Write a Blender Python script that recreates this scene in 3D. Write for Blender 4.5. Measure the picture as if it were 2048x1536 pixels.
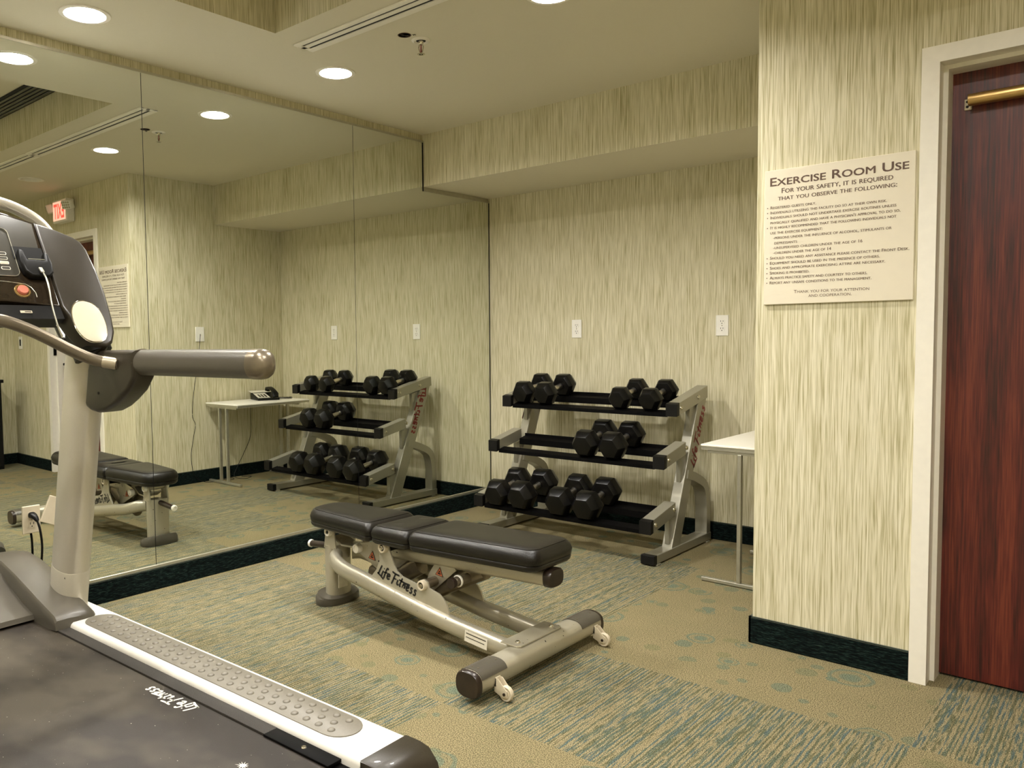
import bpy, bmesh, math, random
from math import pi, sin, cos, radians as R
from mathutils import Vector, Matrix
from mathutils.geometry import tessellate_polygon
random.seed(7)
for o in list(bpy.data.objects): bpy.data.objects.remove(o, do_unlink=True)
S = bpy.context.scene
COL = S.collection

# ------------------------------------------------------------------ camera
YAW, PITCH, ROLL, F_PX = 0.7397, -0.0575, -0.0122, 1611.745
CAM = Vector((3.5003, -4.4619, 1.1773))
fw = Vector((-sin(YAW)*cos(PITCH), cos(YAW)*cos(PITCH), sin(PITCH)))
rt = Vector((cos(YAW), sin(YAW), 0)); up = rt.cross(fw)
r2 = rt*cos(ROLL) + up*sin(ROLL); u2 = -rt*sin(ROLL) + up*cos(ROLL)
cd = bpy.data.cameras.new('camera'); cam = bpy.data.objects.new('camera', cd); COL.objects.link(cam)
M = Matrix.Identity(4)
for i in range(3):
    M[i][0], M[i][1], M[i][2], M[i][3] = r2[i], u2[i], -fw[i], CAM[i]
cam.matrix_world = M
cd.sensor_fit = 'HORIZONTAL'; cd.sensor_width = 36; cd.lens = 36*F_PX/2048
cd.shift_x = (1024-861.09)/2048; cd.shift_y = (766.08-768)/2048
cd.clip_start = 0.05; cd.clip_end = 60
S.camera = cam

# ------------------------------------------------------------------ world, exposure
w = bpy.data.worlds.new('world'); S.world = w; w.use_nodes = True
w.node_tree.nodes['Background'].inputs[0].default_value = (0.9, 0.95, 1, 1)
w.node_tree.nodes['Background'].inputs[1].default_value = 0.3
S.view_settings.view_transform = 'Standard'; S.view_settings.look = 'None'
S.view_settings.gamma = 1.0; S.view_settings.use_curve_mapping = False
S.view_settings.exposure = 1.22
LAMP_STRENGTH = 315.0          # emission of each downlight lens
LAMP_COLOR = (1.0, 0.97, 0.92)

# ------------------------------------------------------------------ dimensions
HC, HS, DS = 2.4473, 2.1253, 0.6677      # ceiling, soffit underside, soffit depth
XP, YP = 2.3685, 1.4186                  # projecting wall block: its left side x and its face y
XR, YN = 4.72, -5.6                      # right wall, near wall
BB = 0.1016

# ------------------------------------------------------------------ node helpers
def newmat(name):
    m = bpy.data.materials.new(name); m.use_nodes = True
    nt = m.node_tree; nt.nodes.clear()
    out = nt.nodes.new('ShaderNodeOutputMaterial'); b = nt.nodes.new('ShaderNodeBsdfPrincipled')
    nt.links.new(b.outputs[0], out.inputs[0])
    return m, nt, b
def inp(b, k, v):
    if k in b.inputs: b.inputs[k].default_value = v
def N(nt, typ, **kw):
    n = nt.nodes.new(typ)
    for k, v in kw.items():
        if k.startswith('_'): setattr(n, k[1:], v)
        else: n.inputs[k.replace('__', ' ')].default_value = v
    return n
def coord(nt, scale=(1,1,1), kind='Object', rot=(0,0,0)):
    tc = nt.nodes.new('ShaderNodeTexCoord'); mp = nt.nodes.new('ShaderNodeMapping')
    nt.links.new(tc.outputs[kind], mp.inputs[0]); mp.inputs['Scale'].default_value = scale
    mp.inputs['Rotation'].default_value = rot
    return mp.outputs[0]
def ramp(nt, src, stops, interp='LINEAR'):
    r = nt.nodes.new('ShaderNodeValToRGB'); e = r.color_ramp.elements; r.color_ramp.interpolation = interp
    while len(e) < len(stops): e.new(0.5)
    for i, (p, c) in enumerate(stops):
        e[i].position = p; e[i].color = (*c, 1) if len(c) == 3 else c
    nt.links.new(src, r.inputs[0]); return r.outputs[0]
def mix(nt, fac, a, b, mode='MIX'):
    m = nt.nodes.new('ShaderNodeMix'); m.data_type = 'RGBA'; m.blend_type = mode
    for i, v in ((0, fac), (6, a), (7, b)):
        if hasattr(v, 'links'): nt.links.new(v, m.inputs[i])
        else: m.inputs[i].default_value = v if i == 0 else ((*v, 1) if len(v) == 3 else v)
    return m.outputs[2]
def math_(nt, op, a, b=0.0):
    m = nt.nodes.new('ShaderNodeMath'); m.operation = op
    for i, v in ((0, a), (1, b)):
        if hasattr(v, 'links'): nt.links.new(v, m.inputs[i])
        else: m.inputs[i].default_value = v
    return m.outputs[0]
def bump(nt, b, h, strength=0.3, dist=0.002):
    n = nt.nodes.new('ShaderNodeBump'); n.inputs['Strength'].default_value = strength
    n.inputs['Distance'].default_value = dist
    nt.links.new(h, n.inputs['Height']); nt.links.new(n.outputs[0], b.inputs['Normal'])
def noise(nt, vec, scale, detail=2.0, rough=0.5):
    n = nt.nodes.new('ShaderNodeTexNoise'); nt.links.new(vec, n.inputs['Vector'])
    n.inputs['Scale'].default_value = scale; n.inputs['Detail'].default_value = detail
    n.inputs['Roughness'].default_value = rough
    return n.outputs['Fac']
def plain(name, color, rough=0.5, metal=0.0, spec=0.5, bumpy=None, vary=0.06, coat=0.0):
    m, nt, b = newmat(name)
    v = coord(nt); f = noise(nt, v, 35.0 if not bumpy else bumpy[0], 3)
    lo = tuple(max(0, c*(1-vary)) for c in color); hi = tuple(min(1, c*(1+vary)) for c in color)
    nt.links.new(ramp(nt, f, [(0.3, lo), (0.7, hi)]), b.inputs['Base Color'])
    inp(b, 'Roughness', rough); inp(b, 'Metallic', metal); inp(b, 'Specular IOR Level', spec)
    inp(b, 'Coat Weight', coat)
    if bumpy: bump(nt, b, f, bumpy[1], bumpy[2])
    return m

# wallpaper: fine vertical strands, cream over olive; the strands always run along z
def wallpaper():
    m, nt, b = newmat('wallpaper')
    v = coord(nt)
    wob = noise(nt, coord(nt, (9, 9, 2.2)), 1.0, 2)
    add = nt.nodes.new('ShaderNodeVectorMath'); add.operation = 'MULTIPLY_ADD'
    c3 = nt.nodes.new('ShaderNodeCombineXYZ')
    for i in (0, 1): nt.links.new(wob, c3.inputs[i])
    nt.links.new(c3.outputs[0], add.inputs[0]); add.inputs[1].default_value = (0.008, 0.008, 0)
    nt.links.new(v, add.inputs[2])
    def sc(s):
        mp = nt.nodes.new('ShaderNodeMapping'); nt.links.new(add.outputs[0], mp.inputs[0]); mp.inputs['Scale'].default_value = s
        return mp.outputs[0]
    fine = noise(nt, sc((470, 470, 7)), 1.0, 2, 0.6)
    mid = noise(nt, sc((230, 230, 4.5)), 1.0, 2, 0.5)
    big = noise(nt, sc((9, 9, 1.6)), 1.0, 2)
    f = math_(nt, 'ADD', math_(nt, 'MULTIPLY', fine, 0.52), math_(nt, 'ADD', math_(nt, 'MULTIPLY', mid, 0.41), math_(nt, 'MULTIPLY', big, 0.07)))
    col = ramp(nt, f, [(0.36, (0.33, 0.29, 0.145)), (0.45, (0.50, 0.455, 0.285)), (0.51, (0.63, 0.58, 0.40)), (0.63, (0.76, 0.71, 0.545))])
    nt.links.new(col, b.inputs['Base Color']); inp(b, 'Roughness', 0.75); inp(b, 'Specular IOR Level', 0.25)
    bump(nt, b, f, 0.15, 0.001)
    return m
def carpet(kind):
    m, nt, b = newmat('carpet_'+kind)
    v = coord(nt)
    loop = noise(nt, coord(nt, (1, 1, 1)), 300.0, 2, 0.7)
    if kind == 'striped':
        row = noise(nt, coord(nt, (150, 1.1, 1)), 1.0, 1, 0.5)
        brk = noise(nt, coord(nt, (150, 16, 1)), 1.0, 2, 0.6)
        hue = noise(nt, coord(nt, (60, 4.5, 1)), 1.0, 2, 0.5)
        sx = nt.nodes.new('ShaderNodeSeparateXYZ'); nt.links.new(v, sx.inputs[0])
        wave = math_(nt, 'SINE', math_(nt, 'ADD', math_(nt, 'MULTIPLY', sx.outputs[0], 2*pi/0.0125), math_(nt, 'MULTIPLY', row, 4.0)))
        st = math_(nt, 'ADD', math_(nt, 'ADD', math_(nt, 'MULTIPLY', row, 0.45), math_(nt, 'MULTIPLY', brk, 0.55)), math_(nt, 'MULTIPLY', wave, 0.055))
        cool = ramp(nt, hue, [(0.38, (0.100, 0.098, 0.050)), (0.50, (0.085, 0.105, 0.072)), (0.62, (0.074, 0.105, 0.097))])
        tan = mix(nt, brk, (0.190, 0.146, 0.072), (0.262, 0.225, 0.132))
        col = mix(nt, ramp(nt, st, [(0.455, (0, 0, 0)), (0.53, (1, 1, 1))]), cool, tan)
    else:
        base = mix(nt, noise(nt, v, 6.0, 2), (0.225, 0.183, 0.098), (0.185, 0.158, 0.082))
        vo = nt.nodes.new('ShaderNodeTexVoronoi'); vo.voronoi_dimensions = '2D'; vo.feature = 'F1'
        dist = noise(nt, v, 30.0, 2)
        nt.links.new(coord(nt, (4.3, 4.3, 1)), vo.inputs['Vector']); vo.inputs['Scale'].default_value = 1.0; vo.inputs['Randomness'].default_value = 0.9
        sz = nt.nodes.new('ShaderNodeSeparateColor'); nt.links.new(vo.outputs['Color'], sz.inputs[0])
        rr = math_(nt, 'ADD', math_(nt, 'MULTIPLY', sz.outputs[0], 0.25), 0.10)
        dd = math_(nt, 'DIVIDE', math_(nt, 'ADD', vo.outputs['Distance'], math_(nt, 'MULTIPLY', math_(nt, 'SUBTRACT', dist, 0.5), 0.06)), rr)
        rings = ramp(nt, dd, [(0.0, (0.9, 0.9, 0.9)), (0.42, (0.7, 0.7, 0.7)), (0.50, (0.15, 0.15, 0.15)), (0.76, (0.1, 0.1, 0.1)), (0.84, (0.75, 0.75, 0.75)), (0.97, (0.6, 0.6, 0.6)), (1.0, (0, 0, 0))])
        base = mix(nt, math_(nt, 'MULTIPLY', rings, math_(nt, 'GREATER_THAN', sz.outputs[1], 0.35)), base, (0.105, 0.140, 0.100))
        v2 = nt.nodes.new('ShaderNodeTexVoronoi'); v2.voronoi_dimensions = '2D'
        nt.links.new(coord(nt, (9.5, 9.5, 1), rot=(0, 0, 0.6)), v2.inputs['Vector']); v2.inputs['Scale'].default_value = 1.0
        s2 = nt.nodes.new('ShaderNodeSeparateColor'); nt.links.new(v2.outputs['Color'], s2.inputs[0])
        dots = math_(nt, 'MULTIPLY', math_(nt, 'LESS_THAN', math_(nt, 'ADD', v2.outputs['Distance'], math_(nt, 'MULTIPLY', dist, 0.16)), math_(nt, 'ADD', 0.20, math_(nt, 'MULTIPLY', s2.outputs[2], 0.22))), math_(nt, 'GREATER_THAN', s2.outputs[0], 0.55))
        dc = mix(nt, s2.outputs[1], (0.095, 0.135, 0.10), (0.165, 0.150, 0.070))
        col = mix(nt, math_(nt, 'MULTIPLY', dots, 0.68), base, dc)
    col = mix(nt, 1.0, col, ramp(nt, loop, [(0.40, (0.35, 0.35, 0.35)), (0.5, (1.0, 1.0, 1.0)), (0.60, (1.75, 1.75, 1.75))]), 'MULTIPLY')
    nt.links.new(col, b.inputs['Base Color']); inp(b, 'Roughness', 0.95); inp(b, 'Specular IOR Level', 0.1)
    bump(nt, b, loop, 0.9, 0.003)
    return m
def fibre_base():
    m, nt, b = newmat('carpet_baseboard')
    f = noise(nt, coord(nt, (45, 45, 420)), 1.0, 3, 0.6)
    nt.links.new(ramp(nt, f, [(0.46, (0.0015, 0.003, 0.003)), (0.58, (0.006, 0.015, 0.013)), (0.72, (0.028, 0.045, 0.036))]), b.inputs['Base Color'])
    inp(b, 'Roughness', 0.95); inp(b, 'Specular IOR Level', 0.1); bump(nt, b, f, 0.6, 0.003); return m
def wood():
    m, nt, b = newmat('mahogany')
    f = noise(nt, coord(nt, (22, 22, 1.3)), 1.0, 4, 0.6); g = noise(nt, coord(nt, (190, 190, 6)), 1.0, 2)
    col = ramp(nt, math_(nt, 'ADD', math_(nt, 'MULTIPLY', f, 0.55), math_(nt, 'MULTIPLY', g, 0.45)),
               [(0.38, (0.032, 0.005, 0.004)), (0.5, (0.092, 0.011, 0.008)), (0.62, (0.165, 0.030, 0.015))])
    nt.links.new(col, b.inputs['Base Color']); inp(b, 'Roughness', 0.42); return m
def leather():
    m, nt, b = newmat('black_vinyl')
    vo = nt.nodes.new('ShaderNodeTexVoronoi'); nt.links.new(coord(nt), vo.inputs['Vector']); vo.inputs['Scale'].default_value = 420
    f = noise(nt, coord(nt), 9.0, 3)
    nt.links.new(ramp(nt, f, [(0.3, (0.0055, 0.0043, 0.003)), (0.7, (0.0095, 0.0075, 0.005))]), b.inputs['Base Color'])
    inp(b, 'Roughness', 0.36); inp(b, 'Specular IOR Level', 0.38); bump(nt, b, vo.outputs['Distance'], 0.35, 0.0008); return m
def silver_paint(name, base=(0.50, 0.46, 0.36), rough=0.38, chips=True):
    m, nt, b = newmat(name)
    f = noise(nt, coord(nt), 700.0, 1); c = noise(nt, coord(nt), 75.0, 1, 0.3)
    col = mix(nt, f, tuple(x*0.9 for x in base), tuple(min(1, x*1.1) for x in base))
    if chips: col = mix(nt, ramp(nt, c, [(0.765, (0, 0, 0)), (0.775, (1, 1, 1))]), col, (0.05, 0.045, 0.035))
    nt.links.new(col, b.inputs['Base Color']); inp(b, 'Metallic', 0.55); inp(b, 'Roughness', rough)
    inp(b, 'Coat Weight', 0.3); inp(b, 'Coat Roughness', 0.2); return m
def belt_mat():
    m, nt, b = newmat('running_belt')
    f = noise(nt, coord(nt), 420.0, 2); d = noise(nt, coord(nt, (1, 1.6, 1)), 2.6, 3, 0.55); s = noise(nt, coord(nt), 150.0, 1)
    col = mix(nt, ramp(nt, d, [(0.42, (0, 0, 0)), (0.64, (1, 1, 1))]), (0.018, 0.0125, 0.008), (0.060, 0.048, 0.032))
    col = mix(nt, ramp(nt, s, [(0.78, (0, 0, 0)), (0.80, (1, 1, 1))]), col, (0.4, 0.37, 0.3))
    nt.links.new(col, b.inputs['Base Color']); inp(b, 'Roughness', 0.55); inp(b, 'Specular IOR Level', 0.3); bump(nt, b, f, 0.5, 0.0006); return m
def emissive(name, color, strength):
    m, nt, b = newmat(name)
    nt.links.new(ramp(nt, noise(nt, coord(nt), 5.0), [(0, color), (1, color)]), b.inputs['Base Color'])
    inp(b, 'Emission Color', (*color, 1)); inp(b, 'Emission Strength', strength); return m
def knurl():
    m, nt, b = newmat('knurled_chrome')
    f = noise(nt, coord(nt), 500.0, 1)
    nt.links.new(ramp(nt, f, [(0.3, (0.55, 0.49, 0.40)), (0.7, (0.85, 0.78, 0.66))]), b.inputs['Base Color'])
    inp(b, 'Metallic', 1.0); inp(b, 'Roughness', 0.3); bump(nt, b, f, 0.6, 0.0006); return m

MT = dict(
    paper=wallpaper(), tan=carpet('dotted'), stripe=carpet('striped'), base=fibre_base(), wood=wood(), vinyl=leather(),
    ceil=plain('ceiling_paint', (0.70, 0.65, 0.515), 0.8, spec=0.2, bumpy=(160, 0.08, 0.001), vary=0.01),
    cream=plain('cream_enamel', (0.84, 0.795, 0.70), 0.4, vary=0.02),
    white=plain('white_plastic', (0.86, 0.83, 0.76), 0.35, vary=0.02),
    rail=plain('side_rail_plastic', (0.68, 0.645, 0.585), 0.38, vary=0.03),
    lam=plain('white_laminate', (0.85, 0.81, 0.72), 0.4, vary=0.02),
    silver=silver_paint('champagne_paint'), rack=silver_paint('rack_paint', (0.36, 0.34, 0.27), 0.42, False),
    alu=plain('brushed_aluminium', (0.52, 0.50, 0.41), 0.35, 0.8), tsil=silver_paint('treadmill_silver', (0.62, 0.575, 0.48), 0.36, False),
    black=plain('black_plastic', (0.0055, 0.005, 0.0045), 0.42, spec=0.22), blacksteel=plain('black_steel', (0.0022, 0.002, 0.002), 0.55, spec=0.06),
    rubber=plain('black_rubber', (0.0030, 0.0027, 0.0025), 0.30, spec=0.26, bumpy=(300, 0.2, 0.0006)),
    grey=plain('textured_grey_plastic', (0.080, 0.070, 0.053), 0.33, bumpy=(420, 0.35, 0.0007)),
    dgrey=plain('textured_dark_plastic', (0.028, 0.022, 0.014), 0.34, spec=0.35, bumpy=(420, 0.35, 0.0007), coat=0.1),
    pad=plain('grey_rubber_tread', (0.165, 0.147, 0.115), 0.42, bumpy=(200, 0.1, 0.0006)),
    gloss=plain('gloss_brown_panel', (0.022, 0.015, 0.009), 0.12, vary=0.1),
    brown=plain('brown_rubber_cap', (0.022, 0.013, 0.008), 0.32, vary=0.3),
    disp=plain('display_bezel', (0.055, 0.050, 0.040), 0.32, bumpy=(500, 0.2, 0.0005)),
    beige=plain('beige_plastic', (0.62, 0.54, 0.40), 0.3, vary=0.03),
    handle=plain('metallic_brown_grip', (0.20, 0.165, 0.115), 0.30, 0.6), chrome=plain('chrome', (0.7, 0.66, 0.58), 0.12, 1.0), knurl=knurl(),
    ink=plain('black_ink', (0.010, 0.009, 0.009), 0.5), brownink=plain('brown_ink', (0.095, 0.050, 0.030), 0.5),
    red=plain('red_ink', (0.20, 0.008, 0.010), 0.5), whiteink=plain('white_ink', (0.75, 0.7, 0.6), 0.6),
    orange=plain('orange_sticker', (0.62, 0.16, 0.06), 0.4), redbtn=plain('red_button', (0.62, 0.19, 0.13), 0.35),
    paperw=plain('paper', (0.75, 0.70, 0.58), 0.6), signp=plain('sign_plate', (0.74, 0.67, 0.53), 0.35, vary=0.01),
    brass=plain('brass', (0.52, 0.34, 0.13), 0.28, 0.85), dark=plain('dark_void', (0.004, 0.004, 0.004), 0.8),
    glassdark=plain('dark_glossy_panel', (0.03, 0.032, 0.035), 0.15), belt=belt_mat(),
    lens=emissive('lamp_lens', LAMP_COLOR, LAMP_STRENGTH), lens_off=plain('unlit_lens', (0.45, 0.40, 0.28), 0.3),
    exit=emissive('exit_face', (1.0, 0.50, 0.38), 0.50), exitred=emissive('exit_letters', (0.85, 0.10, 0.07), 0.45),
    grit=plain('gritty_black', (0.022, 0.017, 0.012), 0.7, bumpy=(500, 0.8, 0.001), vary=0.9), edge=plain('baseboard_top_edge', (0.055, 0.062, 0.042), 0.8), ferrule=plain('bronze_ferrule', (0.42, 0.36, 0.26), 0.3, 0.5),
    mirror=None)
mm, nt, b = newmat('mirror_glass')
nt.links.new(ramp(nt, noise(nt, coord(nt), 3.0), [(0, (0.80, 0.82, 0.765)), (1, (0.82, 0.84, 0.785))]), b.inputs['Base Color'])
inp(b, 'Metallic', 1.0); inp(b, 'Roughness', 0.0); MT['mirror'] = mm

# ------------------------------------------------------------------ mesh helpers
def add_box(bm, x0, x1, y0, y1, z0, z1, bev=0.0, mi=0, mat=None, seg=2):
    g = bmesh.ops.create_cube(bm, size=1.0)
    vs = g['verts']
    for v in vs: v.co = Vector(((x0+x1)/2 + v.co.x*(x1-x0), (y0+y1)/2 + v.co.y*(y1-y0), (z0+z1)/2 + v.co.z*(z1-z0)))
    fs = list({f for v in vs for f in v.link_faces})
    for f in fs: f.material_index = mi
    if bev > 0:
        es = list({e for v in vs for e in v.link_edges})
        r = bmesh.ops.bevel(bm, geom=es, offset=bev, segments=seg, profile=0.5, affect='EDGES')
        vs = list({v for f in r['faces'] for v in f.verts} | {v for v in vs if v.is_valid})
    if mat is not None:
        for v in vs: v.co = mat @ v.co
    return vs
def prism(bm, pts, axis, a0, a1, bev=0.0, mi=0, seg=2):
    """closed outline of 2D points extruded along an axis; axis 'x': pts=(y,z), 'y': (x,z), 'z': (x,y)"""
    def P(p, a): return {'x': (a, p[0], p[1]), 'y': (p[0], a, p[1]), 'z': (p[0], p[1], a)}[axis]
    A = [bm.verts.new(P(p, a0)) for p in pts]; B = [bm.verts.new(P(p, a1)) for p in pts]
    n = len(pts); fs = [bm.faces.new(A), bm.faces.new(B[::-1])]
    fs += [bm.faces.new((A[i], B[i], B[(i+1) % n], A[(i+1) % n])) for i in range(n)]
    for f in fs: f.material_index = mi
    bmesh.ops.recalc_face_normals(bm, faces=fs)
    if bev > 0:
        es = list({e for f in fs[:2] for e in f.edges})
        bmesh.ops.bevel(bm, geom=es, offset=bev, segments=seg, profile=0.5, affect='EDGES')
def sect(a, b, n=20, p=2.0):
    o = []
    for i in range(n):
        t = 2*pi*i/n; c, s = cos(t), sin(t)
        o.append((a*math.copysign(abs(c)**(2/p), c), b*math.copysign(abs(s)**(2/p), s)))
    return o
def sweep(bm, path, section, upv=(0, 0, 1), mi=0, cap=True, scales=None):
    """sweep a 2D section (side, up) along a path of points"""
    path = [Vector(p) for p in path]; upv = Vector(upv); rings = []
    for i, p in enumerate(path):
        d = (path[min(i+1, len(path)-1)] - path[max(i-1, 0)]).normalized()
        s = d.cross(upv)
        if s.length < 1e-4: s = d.cross(Vector((1, 0, 0)))
        s.normalize(); u = s.cross(d)
        k = scales[i] if scales else 1.0
        rings.append([bm.verts.new(p + s*q[0]*k + u*q[1]*k) for q in section])
    n = len(section); fs = []
    for a, b in zip(rings, rings[1:]):
        for i in range(n): fs.append(bm.faces.new((a[i], a[(i+1) % n], b[(i+1) % n], b[i])))
    if cap: fs += [bm.faces.new(rings[0][::-1]), bm.faces.new(rings[-1])]
    for f in fs: f.material_index = mi
    bmesh.ops.recalc_face_normals(bm, faces=fs)
def tube(bm, path, r, n=12, mi=0): sweep(bm, path, sect(r, r, n), mi=mi)
def smooth_path(pts, k=6):
    pts = [Vector(p) for p in pts]; out = []
    P = [pts[0]*2-pts[1]] + pts + [pts[-1]*2-pts[-2]]
    for i in range(1, len(P)-2):
        for j in range(k):
            t = j/k; a, b, c, d = P[i-1], P[i], P[i+1], P[i+2]
            out.append(0.5*((2*b)+(-a+c)*t+(2*a-5*b+4*c-d)*t*t+(-a+3*b-3*c+d)*t**3))
    out.append(pts[-1]); return out
def lathe(bm, prof, origin=(0, 0, 0), axis='z', n=28, mi=0, M=None):
    rings = []; o = Vector(origin)
    for r, h in prof:
        ring = []
        for i in range(n):
            a = 2*pi*i/n; c, s = r*cos(a), r*sin(a)
            v = {'z': (c, s, h), 'y': (c, h, s), 'x': (h, c, s)}[axis]
            v = Vector(v)
            if M: v = M @ v
            ring.append(bm.verts.new(o+v))
        rings.append(ring)
    fs = []
    for a, b in zip(rings, rings[1:]):
        for i in range(n): fs.append(bm.faces.new((a[i], a[(i+1) % n], b[(i+1) % n], b[i])))
    if prof[0][0] > 1e-6: fs.append(bm.faces.new(rings[0][::-1]))
    if prof[-1][0] > 1e-6: fs.append(bm.faces.new(rings[-1]))
    for f in fs: f.material_index = mi
    bmesh.ops.remove_doubles(bm, verts=[v for r in rings for v in r], dist=1e-6)
    bmesh.ops.recalc_face_normals(bm, faces=[f for f in fs if f.is_valid])
def poly_holes(bm, outer, holes, fn, mi=0):
    loops = [outer]+holes; flat = [p for l in loops for p in l]
    vs = [bm.verts.new(fn(p)) for p in flat]
    for t in tessellate_polygon([[Vector((p[0], p[1], 0)) for p in l] for l in loops]):
        try: f = bm.faces.new([vs[i] for i in t]); f.material_index = mi
        except ValueError: pass
def obj(name, bm, mats, parent=None, smooth=None, label=None, loc=None):
    me = bpy.data.meshes.new(name)
    bm.to_mesh(me); bm.free()
    for m in (mats if isinstance(mats, (list, tuple)) else [mats]): me.materials.append(MT[m])
    if smooth:
        for p in me.polygons: p.use_smooth = True
        me.set_sharp_from_angle(angle=R(smooth))
    o = bpy.data.objects.new(name, me); COL.objects.link(o)
    if parent is not None: o.parent = parent
    if loc: o.location = loc
    if label: o['label'] = label
    return o
def BM(): return bmesh.new()
def thing(name, label, cat, loc=(0, 0, 0), rotz=0, group=None):
    o = bpy.data.objects.new(name, None); COL.objects.link(o); o.empty_display_size = 0.1
    o.location = loc; o.rotation_euler = (0, 0, rotz); return tag(o, label, cat, group)
def tag(o, label, cat, group=None):
    o['label'] = label; o['category'] = cat
    if group: o['group'] = group
    return o
def struct(name, bm, mats, label=None, parent=None, smooth=None):
    o = obj(name, bm, mats, parent, smooth, label)
    if parent is None: o['kind'] = 'structure'
    return o
def quad(bm, pts, mi=0):
    f = bm.faces.new([bm.verts.new(p) for p in pts]); f.material_index = mi
def dup(root, loc, rotz=0, label=None, group=None):
    r = root.copy(); COL.objects.link(r); r.location = loc; r.rotation_euler = (0, 0, rotz)
    if label: r['label'] = label
    if group: r['group'] = group
    for ch in list(root.children):
        c = ch.copy(); COL.objects.link(c); c.parent = r
        for g in ch.children:
            d = g.copy(); COL.objects.link(d); d.parent = c
    return r
# flat lettering -----------------------------------------------------
def text_mesh(body, size, small_caps=False, bold=0.0, align='LEFT', width=None, M=Matrix(), spacing=1.0):
    cu = bpy.data.curves.new('t', 'FONT'); cu.body = body; cu.size = size; cu.align_x = align
    cu.offset = bold; cu.extrude = 0.0; cu.space_character = spacing; cu.resolution_u = 3
    if small_caps:
        cu.small_caps_scale = 0.80
        for i in range(len(body)): cu.body_format[i].use_small_caps = True
    to = bpy.data.objects.new('t', cu); COL.objects.link(to)
    dg = bpy.context.evaluated_depsgraph_get(); me = bpy.data.meshes.new_from_object(to.evaluated_get(dg))
    bpy.data.objects.remove(to); xs = [v.co.x for v in me.vertices]
    if not xs: return me
    k = 1.0
    if width: k = width/(max(xs)-min(xs))
    x0 = min(xs) if align == 'LEFT' else 0
    for v in me.vertices: v.co = M @ Vector(((v.co.x-x0)*k, v.co.y, 0))
    return me
def join_mesh(bm, me): bm.from_mesh(me); bpy.data.meshes.remove(me)
SCRIPT = [[(.38,1.0),(.2,.5),(.10,.16),(-.02,.14)],[(-.05,.16),(.4,.02),(.78,-.16)],[(.62,.6),(.50,.18),(.58,.12)],[(.72,.86),(.68,.78)],
 [(1.22,.9),(1.1,1.0),(.98,.85),(.86,.4),(.76,-.05)],[(.68,.5),(1.12,.58)],[(1.15,.3),(1.42,.42),(1.42,.56),(1.25,.56),(1.14,.32),(1.22,.1),(1.48,.2)],
 [(1.66,.98),(2.1,.93),(2.55,.96)],[(2.06,.94),(1.92,.4),(1.74,-.12)],[(1.84,.48),(2.26,.5)],[(2.45,.55),(2.36,.2),(2.44,.1),(2.58,.2)],
 [(2.92,.9),(2.76,.4),(2.70,.12),(2.84,.1)],[(2.55,.62),(3.2,.6),(3.85,.68)],[(3.1,.48),(3.0,.08)],[(3.04,.3),(3.24,.48),(3.32,.4),(3.24,.1)],
 [(3.5,.28),(3.74,.4),(3.74,.52),(3.6,.52),(3.5,.3),(3.56,.08),(3.8,.16)],[(4.22,.5),(4.06,.54),(4.0,.4),(4.14,.24),(4.06,.06),(3.88,.08)],
 [(4.66,.5),(4.5,.54),(4.44,.4),(4.58,.24),(4.5,.06),(4.3,.08)]]
def script_logo(name, mat, parent, M, length, wid=0.055, squash=1.0):
    """brush lettering laid flat: M maps (right, up, normal) to the surface"""
    bm = BM(); s = length/4.75
    for st in SCRIPT:
        p = [Vector((x*s, y*s*squash, 0)) for x, y in st]
        p = smooth_path(p, 4) if len(p) > 2 else p
        L = []; Rr = []
        for i, q in enumerate(p):
            d = (p[min(i+1, len(p)-1)]-p[max(i-1, 0)]).normalized(); n = Vector((-d.y, d.x, 0))*wid*s*(1.0 if 0 < i < len(p)-1 else 0.7)
            L.append(q+n); Rr.append(q-n)
        for i in range(len(p)-1):
            vs = [bm.verts.new(M @ v) for v in (L[i], Rr[i], Rr[i+1], L[i+1])]
            bm.faces.new(vs)
    return obj(name, bm, mat, parent)
def frame(o, right, upv):
    r = Vector(right).normalized(); u = Vector(upv).normalized(); n = r.cross(u); o = Vector(o)
    m = Matrix.Identity(4)
    for i in range(3): m[i][0], m[i][1], m[i][2], m[i][3] = r[i], u[i], n[i], o[i]
    return m

# ================================================================== ROOM
# floor: carpet tiles of two kinds
bm = BM(); xs = [-0.56+0.592*i for i in range(0, 11)]; ys = [0.06, -0.62, -1.265, -1.91, -2.575, -3.23, -3.88, -4.53, -5.18, -5.83]
xs = [0.04+0.5917*(i-1) for i in range(0, 10)]
DOT = {(1, 0), (2, 0), (3, 0), (4, 0), (0, 0), (0, 1), (0, 2), (0, 3), (0, 4), (2, 1), (1, 2), (4, 1), (4, 2), (5, 2), (3, 3), (4, 4), (6, 3), (5, 1), (7, 1), (7, 2), (6, 5), (2, 5), (5, 5), (8, 4)}
for i in range(len(xs)-1):
    for j in range(len(ys)-1):
        x0, x1 = max(xs[i], -0.02), min(xs[i+1], XR+0.02)
        quad(bm, [(x0, ys[j+1], 0), (x1, ys[j+1], 0), (x1, ys[j], 0), (x0, ys[j], 0)], 0 if (i, j) in DOT else 1)
struct('floor', bm, ['tan', 'stripe'], 'patchwork of tan dotted and blue-green striped carpet tiles')

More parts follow.
